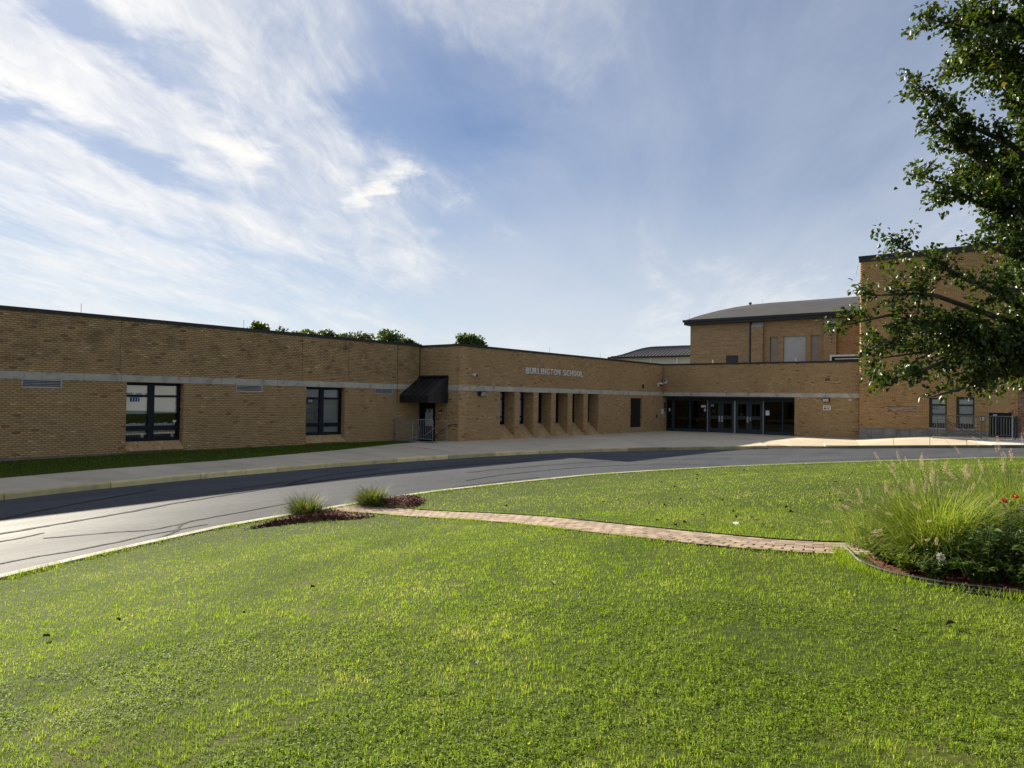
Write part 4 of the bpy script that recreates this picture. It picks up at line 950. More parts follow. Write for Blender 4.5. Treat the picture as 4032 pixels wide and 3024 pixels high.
# ------------------------------------------------------------------ gymnasium behind
def far_brick(name, c1, c2, mo):
    m, nt, N, L, b = nmat(name); g_ = N.new('ShaderNodeNewGeometry').outputs['Position']; sp = N.new('ShaderNodeSeparateXYZ'); L.new(g_, sp.inputs[0])
    cb = N.new('ShaderNodeCombineXYZ'); L.new(sp.outputs[1], cb.inputs[0]); L.new(sp.outputs[2], cb.inputs[1])
    t = N.new('ShaderNodeTexBrick'); L.new(cb.outputs[0], t.inputs['Vector']); t.inputs['Scale'].default_value = 1; t.inputs['Brick Width'].default_value = .21; t.inputs['Row Height'].default_value = .0704
    t.inputs['Mortar Size'].default_value = .006; t.inputs['Color1'].default_value = (*c1, 1); t.inputs['Color2'].default_value = (*c2, 1); t.inputs['Mortar'].default_value = (*mo, 1)
    col = _mix(N, L, .8, t.outputs[0], _ramp(N, L, _noise(N, L, 1.0, 6, .65, g_, (1, .6, 4)), [(.3, (.72,)*3), (.7, (1.18,)*3)]), 'MULTIPLY')
    L.new(col, b.inputs['Base Color']); b.inputs['Roughness'].default_value = .9; b.inputs['Specular IOR Level'].default_value = .2; return m
MT['gymbrick'] = far_brick('far_buff_brick', (.45, .31, .165), (.34, .215, .11), (.18, .13, .08)); MT['gymorange'] = far_brick('far_orange_brick', (.45, .265, .12), (.35, .175, .07), (.18, .13, .08))
MT['panel'] = pm('beige_panel', (.30, .25, .19), (.26, .22, .165), 1.5, .9); MT['whitepanel'] = pm('whitewashed_panel', (.46, .46, .44), (.38, .38, .37), 1.2, .9)
XG = 62.0; GY = thing('gymnasium', (70, 18, 0), 'tall brick gymnasium with shallow grey hipped roof rising behind the entrance wing', 'building')
WY = ((XG, 28.66), YB, XN)
def gface(name, mat, s0, s1, z0, z1, d): m = MB(); obox(m, *WY, s0, s1, -.3, d, z0, z1); return m.build(name, mat, GY)
gface('wall', 'gymbrick', 0, 7.08, 0, 9.0, 0); gface('wall', 'gymbrick', 8.19, 11.04, 7.66, 9.0, 0); gface('wall', 'gymbrick', 7.77, 8.19, 0, 9.0, 0); gface('wall', 'gymbrick', 9.95, 10.35, 0, 7.66, 0)
gface('wall', 'gymbrick', 7.08, 7.77, 7.66, 9.0, 0); 
m = MB()
gface('wall', 'gymbrick', 6.57, 7.08, 0, 9.0, .004); gface('wall', 'gymbrick', 11.04, 11.43, 0, 9.0, .004); gface('wall', 'gymorange', 11.43, 24, 0, 9.0, -.004)
gface('bricked_bay', 'panel', 7.08, 7.77, 0, 7.66, -.12); gface('boarded_window', 'whitepanel', 8.19, 9.95, 0, 7.66, -.10); gface('bricked_bay', 'panel', 10.35, 11.04, 0, 7.66, -.12)
for a, b in ((5.61, 6.57), (11.43, 12.38)):
    p = gface('pilaster', 'gymbrick', a, b, 0, 8.5, .3); m = MB(); o = Vector((XG, 28.66, 0)); P = lambda s, d, z: (XG-d, 28.66-s, z)
    m.hexa([P(a, 0, 8.5), P(b, 0, 8.5), P(b, .34, 8.5), P(a, .34, 8.5), P(a, 0, 8.98), P(b, 0, 8.98), P(b, .06, 8.98), P(a, .34-.22, 8.82)]); m.build('pilaster_cap', 'limestone', p)
m = MB(); obox(m, *WY, 5.40, 5.60, .0, .16, 4.6, 9.0); m.build('downspout', 'bronze', GY)
m = MB(); obox(m, *WY, 3.31, 4.38, -.02, .02, 5.2, 6.22); m.build('dark_window', 'black', GY); louvre(GY, WY, 4.68, 5.25, 5.78, 6.34, 3, 'limestone', .04)
for k, z in ((1, 7.55), (2, 7.25), (3, 7.0)): m = MB(); obox(m, *WY, 12.0, 12.09, .30, .312, z, z+.09); m.build('putlog_hole', 'vent', GY)
m = MB(); obox(m, *WY, 11.92, 15, .3, .36, 5.9, 6.04); obox(m, *WY, 11.92, 12.06, .3, .36, 4.6, 5.9); fw = m.build('window', 'white', GY); m = MB(); obox(m, *WY, 12.06, 15, .29, .31, 4.6, 5.9); m.build('pane', 'navy', fw)
for z in (5.45, 5.68): m = MB(); obox(m, *WY, 12.3, 15, .33, .36, z, z+.07); m.build('glazing_bar', 'white' if z > 5.5 else 'bronze', fw)
m = MB(); m.box(XG+.3, 78, 4.7, 28.36, 0, 9.0); m.build('wall_core', 'gymbrick', GY)
m = MB(); m.box(61.5, 62.3, 4.5, 29.05, 8.98, 9.38); m.box(61.72, 78.5, 28.75, 29.05, 8.98, 9.4); m.box(61.4, 61.52, 4.5, 29.15, 9.22, 9.42); m.build('gutter', 'bronze', GY)
RP = [((61.5, 29.0, 9.4), (70, 25.2, 11.15), (71.5, 23.4, 11.55), (71.5, 4.5, 11.72), (61.5, 4.5, 9.4)), ((61.5, 29.0, 9.4), (78.5, 29.0, 9.4), (72.5, 25.2, 11.15), (70, 25.2, 11.15))]
m = MB(); e = [(61.5, 29.0, 9.4), (61.5, 4.5, 9.4)]
nseg = 6; prof = lambda t: 9.4+2.3*(1-(1-t)**1.6)
gridp = []
for k in range(nseg+1):
    t = k/nseg; gridp.append(((61.5+10*t), 29.0-5.8*t**1.15, prof(t)))
for k in range(nseg):
    a, b = gridp[k], gridp[k+1]; m.quad(a, b, (b[0], 4.5, b[2]+.02*k), (a[0], 4.5, a[2]+.02*max(0, k-1)))
    mx = lambda p: (143-p[0]+.5, p[1], p[2]); m.quad(a, mx(a), mx(b), b)
m.build('roof', 'membrane', GY)
for t in ():
    a = (61.5+10*t, 29.0-5.8*t**1.15, prof(t)+.03); m = MB(); m.tube([a, (a[0], 4.6, a[2]+.08)], .035, 5); m.build('roof_seam', 'bronze', GY)
for x, y, z in ((61.8, 28.7, 9.45), (69.5, 24.9, 11.3), (71, 16.3, 11.75)): m = MB(); m.tube([(x, y, z-.1), (x, y, z+.55)], .014, 5); m.build('lightning_rod', 'alu', GY)
AN = thing('roof_antenna', (68.5, 25.7, 10.9), 'small dark antenna standing on the gymnasium roof edge', 'antenna'); m = MB(); m.tube([(68.5, 25.7, 10.75), (68.5, 25.7, 11.5)], .03, 6); m.build('mast', 'bronze', AN)
m = MB(); m.tube([(68.5, 27.5, 11.12), (68.5, 25.0, 11.28)], .02, 5); m.build('boom', 'bronze', AN); m = MB(); m.box(68.42, 68.58, 25.6, 25.8, 11.35, 11.55); m.build('head_unit', 'bronze', AN)
for y, h in ((25.9, .55), (19.0, .55), (28.2, .15)): m = MB(); m.tube([(60.5, y, 4.6), (60.5, y, 5.25+h)], .05, 6); prop(m.build('roof_pipe', 'white'), 'thin white vent pipe standing on the flat roof before the gymnasium', 'pipe', 'white vent pipes on the flat roof')
# far hall with a curved metal roof
FH = thing('metal_roofed_hall', (90, 40, 0), 'far pale hall with brown standing seam curved metal roof', 'building')
m = MB(); m.box(80.2, 110, 24, 47.3, 0, 7.5); m.build('wall', 'whitewall', FH); m = MB(); m.box(79.7, 80.1, 24, 47.75, 7.36, 7.56); m.build('gutter', 'bronze', FH)
def hall(u, v):   # u along the eave from the left end, v up the slope
    x = 79.8+6*v; return Vector((x, 47.75-u*24, 7.55+1.45*math.sin(min(1, v*1.15)*1.5)*(1-max(0, 1-u*6)**2.2)))
m = MB(); nu, nv = 40, 6; uu = [(k/nu)**1.6 for k in range(nu+1)]
for a in range(nu):
    for b in range(nv): m.quad(hall(uu[a], b/nv), hall(uu[a+1], b/nv), hall(uu[a+1], (b+1)/nv), hall(uu[a], (b+1)/nv))
m.build('roof', 'metalroof', FH)
for k in range(1, 34):
    u = k*.45/24; m = MB(); m.tube([hall(u, b/6)+Vector((0, 0, .03)) for b in range(7)], .07, 4); m.build('standing_seam', 'bronze', FH)  # seams thick and dark, so the shadow beside them is in the colour
for y in (42.0, 38.6): m = MB(); m.box(80.05, 80.15, y, y+.12, 0, 7.4); m.build('downspout', 'white', FH)

# ------------------------------------------------------------------ foliage helpers
def rnd_dirs(n, rs):
    v = rs.normal(size=(n, 3)); return v/np.linalg.norm(v, axis=1)[:, None]
def leaf_geo(P, axis, nrm, size, width=.5, fold=.25):
    """ovate folded leaves: base P, pointing along axis. returns V, F(tri)"""
    n = len(P); axis = axis/np.linalg.norm(axis, axis=1)[:, None]; side = np.cross(axis, nrm); side /= np.linalg.norm(side, axis=1)[:, None]+1e-9; up = np.cross(side, axis)
    s = np.asarray(size)[:, None]; w = s*width
    q = [P, P+axis*s*.35+side*w*.5+up*w*fold, P+axis*s*.7+side*w*.36+up*w*fold*.6, P+axis*s-up*s*.12, P+axis*s*.7-side*w*.36+up*w*fold*.6, P+axis*s*.35-side*w*.5+up*w*fold, P+axis*s*.5]
    V = np.stack(q, 1).reshape(-1, 3); f = np.array([(0, 1, 6), (1, 2, 6), (2, 3, 6), (3, 4, 6), (4, 5, 6), (5, 0, 6)])
    return V, (np.arange(n)[:, None, None]*7+f[None]).reshape(-1, 3), 6
def leaf_geo4(P, axis, nrm, size, width=.6):
    n = len(P); axis = axis/np.linalg.norm(axis, axis=1)[:, None]; side = np.cross(axis, nrm); side /= np.linalg.norm(side, axis=1)[:, None]+1e-9; s = np.asarray(size)[:, None]
    V = np.stack([P, P+axis*s*.45+side*s*width*.5, P+axis*s, P+axis*s*.45-side*s*width*.5], 1).reshape(-1, 3); f = np.array([(0, 1, 2), (0, 2, 3)])
    return V, (np.arange(n)[:, None, None]*4+f[None]).reshape(-1, 3), 2
def arch_blades(base, az, length, width, lean, droop, nseg=5):
    """long blades: rise and arch over. arrays in, V/F out"""
    n = len(base); d = np.stack([np.cos(az), np.sin(az), np.zeros(n)], 1); sd = np.stack([-np.sin(az), np.cos(az), np.zeros(n)], 1); V = []
    p = base.copy(); el = math.pi/2-lean; st = length/nseg
    for k in range(nseg+1):
        w = (width*(1-(k/nseg)**1.6)*.5+.0004)[:, None]; V += [p+sd*w, p-sd*w]
        p = p+(d*np.cos(el)[:, None]+np.array([0, 0, 1])*np.sin(el)[:, None])*st[:, None]; el = el-droop/nseg*(.4+1.2*k/nseg)
    V = np.stack(V, 1).reshape(-1, 3); m = 2*(nseg+1); f = np.array([(2*k, 2*k+1, 2*k+3, 2*k+2) for k in range(nseg)])
    return V, (np.arange(n)[:, None, None]*m+f[None]).reshape(-1, 4), nseg

# ------------------------------------------------------------------ brick path
PC = resample(catmull([(10.2, 12.6), (10.32, 11.7), (10.42, 10.7), (10.0, 7.99), (9.34, 5.96), (8.85, 4.39), (8.76, 3.27), (8.95, 2.4), (9.25, 1.9)], 12), .05)
pdist = np.r_[0, np.cumsum(np.linalg.norm(np.diff(PC, axis=0), axis=1))]; PW = .735
def path_at(s):
    p = np.array([np.interp(s, pdist, PC[:, 0]), np.interp(s, pdist, PC[:, 1])]); q = np.array([np.interp(s+.05, pdist, PC[:, 0]), np.interp(s+.05, pdist, PC[:, 1])]); o = np.array([np.interp(s-.05, pdist, PC[:, 0]), np.interp(s-.05, pdist, PC[:, 1])])
    d = q-o; d /= np.linalg.norm(d); return p, d, np.array([-d[1], d[0]])
m = MB()
for k in range(0, len(PC)-4, 4):
    a, b = pdist[k], pdist[min(k+4, len(PC)-1)]; q = []
    for s in (a, b):
        p, d, nn = path_at(s); q.append((p+nn*PW/2, p-nn*PW/2))
    m.quad(*[(x, y, lz(x, y)+.006) for x, y in (q[0][0], q[1][0], q[1][1], q[0][1])])
PATH = prop(m.build('brick_path', 'soil'), kind='structure')
pv = []
rows = 7; rw = PW/rows
for j in range(rows):
    s = (j % 2)*.105+random.uniform(-.01, .01)
    while s+.2 < pdist[-1]-.02:
        p, d, nn = path_at(s+.1); c = p+nn*((j+.5)*rw-PW/2); pv.append((c, d, random.random())); s += .21
pv.sort(key=lambda t: np.hypot(*t[0]))
PVM = {}
def paver_mesh(b):
    if b not in PVM:
        q = MB(); l, w, h, c = .100, rw/2-.003, .05, .004
        q.quad((-l+c, -w+c, h), (l-c, -w+c, h), (l-c, w-c, h), (-l+c, w-c, h), bv=b)
        lo = [(-l, -w), (l, -w), (l, w), (-l, w)]; hi = [(-l+c, -w+c), (l-c, -w+c), (l-c, w-c), (-l+c, w-c)]
        for i in range(4):
            a0, a1, b0, b1 = lo[i], lo[(i+1) % 4], hi[i], hi[(i+1) % 4]; q.quad((*a0, h-c), (*a1, h-c), (*b1, h), (*b0, h), bv=b); q.quad((*a0, 0), (*a1, 0), (*a1, h-c), (*a0, h-c), bv=b)
        me = q.mesh('paver', (0, 0, 0)); me.materials.append(MT['paver']); PVM[b] = me
    return PVM[b]
def paver_mat4(c, d):
    e = .08; z = lz(*c); dz = lz(c[0]+d[0]*e, c[1]+d[1]*e)-z; t = Vector((d[0], d[1], dz/e)).normalized(); n0 = np.array([-d[1], d[0]]); dn = lz(c[0]+n0[0]*e, c[1]+n0[1]*e)-z
    nn = Vector((n0[0], n0[1], dn/e)).normalized(); up = t.cross(nn).normalized(); nn = up.cross(t); Mx = Matrix((t, nn, up)).transposed().to_4x4(); return Mx, Vector((c[0], c[1], z-.03+random.uniform(-.002, .003)))
rest = MB()
for i, (c, d, b) in enumerate(pv):
    Mx, loc = paver_mat4(c, d); b = round(b*7)/7; Mx = Mx @ Matrix.Rotation(random.uniform(-.012, .012), 4, 'Z')
    if i < 300:
        o = bpy.data.objects.new('paver', paver_mesh(b)); place(o, loc, PATH); o.rotation_euler = Mx.to_euler()
    else:
        me = paver_mesh(b); base_ = len(rest.v); rest.v += [tuple(Mx @ v.co+loc) for v in me.vertices]
        for p in me.polygons: rest.f.append(tuple(base_+k for k in p.vertices)); rest.a.append(b)
rest.build('pavers', 'paver', PATH, kind='stuff')
for sgn, h, lab in ((1, .034, 'black plastic edging along the far side of the brick path'), (-1, .018, 'black plastic edging along the near side of the brick path')):
    m = MB(); pts = []
    for s in np.arange(.5, pdist[-1]-.05, .25):
        p, d, nn = path_at(s); q = p+nn*sgn*(PW/2+.015); pts.append(q)
    for a, b in zip(pts[:-1], pts[1:]):
        d = (b-a)/np.linalg.norm(b-a); nn = np.array([-d[1], d[0]])*.006; f = lambda p, o, z: (p[0]+o[0], p[1]+o[1], lz(*p)+z)
        m.hexa([f(a, nn, -.04), f(b, nn, -.04), f(b, -nn, -.04), f(a, -nn, -.04), f(a, nn, h), f(b, nn, h), f(b, -nn, h), f(a, -nn, h)])
    prop(m.build('path_edging', 'plastic'), lab, 'edging')

# ------------------------------------------------------------------ planting beds
def mulch_bed(name, poly, hgt, nchip, label=None, seed=1):
    rs = np.random.default_rng(seed); P = resample(catmull(np.vstack([poly, poly[:1]]), 8), .15)[:-1]; c = P.mean(0); V = []; fr_ = [1, .93, .8, .6, .35, .05]
    for f in fr_:
        Q = c+(P-c)*f; V.append(np.c_[Q, lawn_z(Q[:, 0], Q[:, 1])+hgt*smooth((1-f)/.45)+(-.03 if f == 1 else .012)])
    k = len(P); V = np.vstack(V); Fc = np.vstack([np.c_[a*k+np.arange(k), a*k+(np.arange(k)+1) % k, (a+1)*k+(np.arange(k)+1) % k, (a+1)*k+np.arange(k)] for a in range(len(fr_)-1)])
    o = np_mesh(name, V, Fc, np.full(len(Fc), .25), 'mulch', None, 'stuff')
    f = np.sqrt(rs.random(nchip)); i = rs.integers(0, k, nchip); Q = c+(P[i]-c)*f[:, None]*1.04; z = lawn_z(Q[:, 0], Q[:, 1])+hgt*smooth((1-f)/.45)+.014
    B = np.c_[Q, z]; ax = rnd_dirs(nchip, rs); ax[:, 2] *= .35; nr = rnd_dirs(nchip, rs); nr[:, 2] += 1.2
    V, Fc, r = leaf_geo4(B, ax, nr, rs.uniform(.03, .085, nchip), .35); ch = np_mesh('mulch_chips', V, Fc, np.repeat(rs.random(nchip), r), 'mulch', o, 'stuff')
    return P
BED1 = mulch_bed('mulch_bed', np.array([(7.6, 11.9), (8.6, 12.12), (9.4, 12.42), (9.86, 12.45), (9.82, 11.6), (9.75, 11.0), (9.35, 11.1), (9.0, 11.6), (8.3, 11.8)]), .07, 2600, seed=2)
BED2 = mulch_bed('mulch_bed', np.array([(10.74, 12.5), (11.5, 12.55), (12.05, 12.5), (12.1, 12.0), (11.5, 11.5), (10.86, 11.2), (10.78, 11.8)]), .10, 2400, seed=3)
BED3 = mulch_bed('mulch_bed', np.array([(9.0, 2.18), (8.3, 1.93), (7.85, 1.56), (7.68, 1.1), (7.66, .4), (7.8, -1), (9, -2.5), (12, -2.2), (13, .3), (11.4, 1.9), (9.9, 2.2)]), .05, 5200, seed=4)
def clump(name, x, y, n, ln, wd_, lean, droop, br, mat, label, cat, group=None, seed=0, dz=.06):
    rs = np.random.default_rng(seed); z0 = lz(x, y)+dz-.03; t = thing(name, (x, y, z0), label, cat, group)
    r = br*np.sqrt(rs.random(n)); a0 = rs.random(n)*2*math.pi; base = np.c_[x+r*np.cos(a0), y+r*np.sin(a0), np.full(n, z0)]; az = a0+rs.normal(0, .5, n)
    rr = r/br; V, Fc, k = arch_blades(base, az, rs.uniform(*ln, n), rs.uniform(*wd_, n), lean[0]+(lean[1]-lean[0])*rs.random(n)*(.35+.65*rr), rs.uniform(*droop, n), 6)
    np_mesh('blades', V, Fc, np.repeat(np.clip(rs.normal(.5, .26, n), 0, 1), k), mat, t, 'stuff'); return t, z0, rs
for x, y, s, lab in ((9.12, 12.28, 5, 'rounded yellowing grass clump in mulch on the far side of the path end'), (10.83, 12.3, 6, 'rounded green grass clump in mulch on the near side of the path end')):
    clump('daylily_clump', x, y, 900, (.34, .62), (.006, .013), (.1, 1.45), (.9, 2.8), .26, 'lily', lab, 'plant', seed=s)
PLM = []
for v in range(4):
    rs = np.random.default_rng(50+v); n = 260; L_ = .135; t = rs.random(n); rad = .002+.004*np.sin(np.pi*t); a = rs.random(n)*2*np.pi
    bend = np.array([.02, .0, 0])*(v-1.5); B = np.c_[rad*np.cos(a), rad*np.sin(a), t*L_]+bend*(t**2)[:, None]; ax = np.c_[np.cos(a), np.sin(a), rs.uniform(.5, 1.4, n)]
    V, Fc, r = leaf_geo4(B, ax, rnd_dirs(n, rs), rs.uniform(.007, .014, n)*(1-.5*np.abs(t-.45)), .14)
    me = bpy.data.meshes.new('plume'); me.from_pydata(V.tolist(), [], Fc.tolist()); at = me.attributes.new('bv', 'FLOAT', 'FACE'); at.data.foreach_set('value', np.repeat(rs.random(n), r).astype(np.float32)); me.materials.append(MT['plume']); PLM.append(me)
def fountain(x, y, n, npl, ln, h, label, seed):
    t, z0, rs = clump('fountain_grass', x, y, n, ln, (.005, .011), (.05, 1.15), (.6, 2.3), .34, 'clump', label, 'grass clump', seed=seed, dz=.05)
    st = MB()
    for k in range(npl):
        a = rs.random()*2*math.pi; lean = rs.uniform(.1, 1.15); L_ = h*rs.uniform(.7, 1.1); d = Vector((math.cos(a), math.sin(a), 0)); p = Vector((x+.1*math.cos(a), y+.1*math.sin(a), z0)); pts = [p]; el = math.pi/2-lean*.5
        for q in range(5): p = p+(d*math.cos(el)+Vector((0, 0, 1))*math.sin(el))*L_/5; el -= lean*.28; pts.append(p)
        st.tube(pts, .0016, 3, bv=.6, cap=False); dr = (pts[-1]-pts[-2]).normalized(); o = bpy.data.objects.new('plume', PLM[rs.integers(0, 4)]); place(o, pts[-1]-dr*.01, t)
        qt = dr.to_track_quat('Z', 'Y'); o.rotation_euler = (qt.to_matrix() @ Matrix.Rotation(rs.random()*6.28, 3, 'Z')).to_euler(); s = rs.uniform(.8, 1.35); o.scale = (s, s, s)
    st.build('plume_stalks', 'stem', t)
fountain(8.75, 1.30, 4600, 56, (.45, 1.0), .98, 'large bright green fountain grass beside the end of the brick path', 21)
fountain(10.4, .8, 4200, 56, (.5, 1.05), 1.15, 'yellow green fountain grass behind the red flowers', 22)
fountain(9.3, 1.98, 520, 18, (.3, .62), .66, 'low drying fountain grass drooping over the path end', 23)
# leafy flowering plants
def zinnia(x, y, h, r, nst, label, flowers=(), seed=0, group=None, leafmat='bedleaf', lsz=(.03, .075)):
    rs = np.random.default_rng(seed); z0 = lz(x, y)+.03; t = thing('flower_plant', (x, y, z0), label, 'plant', group); st = MB(); B = []; AX = []; tips = []
    for k in range(nst):
        a = rs.random()*6.283; rr = r*math.sqrt(rs.random()); L_ = h*rs.uniform(.65, 1.0); p0 = Vector((x+.25*rr*math.cos(a), y+.25*rr*math.sin(a), z0)); p1 = Vector((x+rr*math.cos(a), y+rr*math.sin(a), z0+L_)); mid = (p0+p1)/2+Vector((rs.normal(0, .02), rs.normal(0, .02), .03))
        st.tube([p0, mid, p1], [.004, .003, .002], 4, cap=False); tips.append(p1)
        for q in range(15):
            f = rs.uniform(.08, 1); p = p0.lerp(mid, f*2) if f < .5 else mid.lerp(p1, f*2-1); b = rs.random()*6.283; B.append(p); AX.append((math.cos(b), math.sin(b), rs.uniform(-.3, .7)))
    st.build('stems', 'stem', t); B = np.array([tuple(p) for p in B]); AX = np.array(AX); nr = rnd_dirs(len(B), rs)*.5+np.array([0, 0, 1.])
    V, Fc, k = leaf_geo(B, AX, nr, rs.uniform(*lsz, len(B)), .42); np_mesh('leaves', V, Fc, np.repeat(rs.random(len(B)), k), leafmat, t, 'stuff')
    for (dx, dy, dz, mat, fr_) in flowers: flower(t, Vector((x+dx, y+dy, z0+dz)), fr_, mat, rs)
    return t
def flower(t, c, r, mat, rs, tiltv=(-.6, -.35, .8), npet=11):
    nrm = Vector(tiltv)+Vector((rs.normal(0, .15), rs.normal(0, .15), 0)); nrm.normalize(); u = nrm.orthogonal().normalized(); v = nrm.cross(u); m = MB()
    for ring, (rad, lift) in enumerate(((r, .0), (r*.72, r*.18))):
        for k in range(npet):
            a = 6.283*(k+ring*.5)/npet; d = u*math.cos(a)+v*math.sin(a); s = u*-math.sin(a)+v*math.cos(a); w = r*.27; b = rs.random(); c2 = c+nrm*lift
            m.quad(c2+d*r*.08, c2+d*rad*.6+s*w, c2+d*rad+nrm*r*.06, c2+d*rad*.6-s*w, bv=b)
    m.build('petals', mat, t); m = MB(); m.tube([c, c+nrm*r*.22, c+nrm*r*.3], [r*.32, r*.3, r*.08], 8); m.build('flower_centre', 'yellowpetal', t)
zinnia(8.55, .62, .66, .42, 40, 'dark leafy plant with bright red flowers beside the fountain grass', [(-.02, .10, .66, 'redpetal', .038), (.06, .02, .70, 'redpetal', .036), (.05, -.16, .66, 'redpetal', .034), (-.03, -.27, .64, 'redpetal', .042), (.02, -.34, .67, 'redpetal', .04)], 31)
zinnia(8.3, .15, .62, .42, 40, 'dark leafy plant with a purple flower in the edged bed', [(.1, .08, .70, 'purplepetal', .035)], 32)
zinnia(8.05, .78, .52, .36, 46, 'glossy dark green leafy plant directly behind the black edging', [(.0, .1, .5, 'yellowpetal', .022)], 33, lsz=(.04, .095))
zinnia(7.98, .30, .46, .34, 44, 'low broad leaved dark plant in the front corner of the edged bed', (), 34, lsz=(.05, .11))
zinnia(8.9, .95, .60, .34, 30, 'tall thin stemmed dark plant between the red flowers and the fountain grass', [(.0, .12, .55, 'yellowpetal', .03)], 35)
zinnia(9.2, .1, .66, .45, 34, 'shadowed leafy plant at the back of the edged bed', (), 36)
zinnia(8.62, 1.78, .14, .18, 34, 'low lime green ground cover beside the grey edging end', (), 37, None, 'limeleaf', (.02, .045))
zinnia(8.35, 1.6, .13, .14, 22, 'low brownish sprawling plant next to the lime green ground cover', (), 38, None, 'lily', (.02, .04))
for i_, (x, y, h, r_2, k_, lab) in enumerate([(8.25, 1.1, .34, .26, 30, 'shaded low foliage at the foot of the fountain grass beside the daisy'), (9.3, 1.45, .42, .3, 26, 'leafy filler plant between the two fountain grasses'), (9.75, .75, .62, .4, 30, 'tall dark leafy plant behind the red flowers'),
        (9.1, 1.92, .3, .26, 24, 'weedy green plant spilling over the end of the brick path'), (7.9, .02, .4, .3, 34, 'dark leafy plant where the loose black edging lengths end'), (8.75, .15, .66, .4, 34, 'dense dark plant beside the purple flower'), (8.05, 1.45, .16, .24, 30, 'low creeping plant between the black edging and the fountain grass'), (7.85, 1.2, .15, .2, 24, 'low creeping plant in front of the daisy'), (9.85, 1.6, .4, .3, 26, 'bushy green plant behind the drooping grass at the path end'), (8.4, 1.72, .18, .24, 34, 'low leafy creeper along the black edging by the path end'), (7.9, .85, .2, .24, 34, 'low leafy plant pressed against the black edging'), (7.85, .5, .24, .24, 34, 'low broad leaf plant leaning over the black edging'), (8.3, 1.3, .24, .26, 34, 'short leafy plant under the arching fountain grass')]):
    zinnia(x, y, h, r_2, int(k_*1.5), lab, (), 140+i_, None, 'limeleaf' if i_ in (3, 6, 8, 9) else 'bedleaf', (.03, .07))
DS = thing('daisy', (8.0, 1.16, lz(8.0, 1.16)+.03), 'single white daisy with yellow centre in front of the fountain grass', 'flower')
zz = lz(8.0, 1.16)+.03; m = MB(); m.tube([(8.02, 1.15, zz), (8.0, 1.16, zz+.1), (7.97, 1.17, zz+.165)], .004, 5); m.build('stem', 'stem', DS)
flower(DS, Vector((7.965, 1.17, zz+.17)), .05, 'whitepetal', np.random.default_rng(3), (-.9, -.2, .35), 9)
# black bed edging: a main strip and loose lengths lying against it
EC = resample(catmull([(9.12, 2.32), (8.72, 2.14), (8.25, 1.93), (7.86, 1.62), (7.62, 1.15), (7.58, .7), (7.56, .2), (7.62, -.6)], 10), .06)
def edging(P, h, r, off, lift, mat, label, face_=True):
    t = thing('bed_edging', (P[len(P)//2][0], P[len(P)//2][1], lz(*P[len(P)//2])), label, 'edging'); d = np.gradient(P, axis=0); d /= np.linalg.norm(d, axis=1)[:, None]; Q = P+np.c_[-d[:, 1], d[:, 0]]*-off
    z = [lz(*p)+lift for p in Q]; m = MB(); m.tube([(p[0], p[1], zz+h) for p, zz in zip(Q, z)], r, 7); m.build('rolled_top', mat, t, True)
    if face_:
        m = MB()
        for k in range(len(Q)-1): m.quad((*Q[k], z[k]-.02), (*Q[k+1], z[k+1]-.02), (*Q[k+1], z[k+1]+h), (*Q[k], z[k]+h))
        m.build('flange', mat, t)
nE = len(EC); i1 = int(nE*.30)
edging(EC[:i1], .035, .012, 0, .0, 'hose', 'grey weathered tip of plastic edging curling up at the path end', False)
edging(EC[i1-1:], .045, .013, 0, .0, 'plastic', 'black plastic edging strip bordering the flower bed')
edging(EC[int(nE*.52):], .022, .012, .06, .0, 'plastic', 'loose black edging length lying against the bed border')
edging(EC[int(nE*.60):], .012, .011, .12, .0, 'plastic', 'lowest loose black edging length lying on the grass edge')

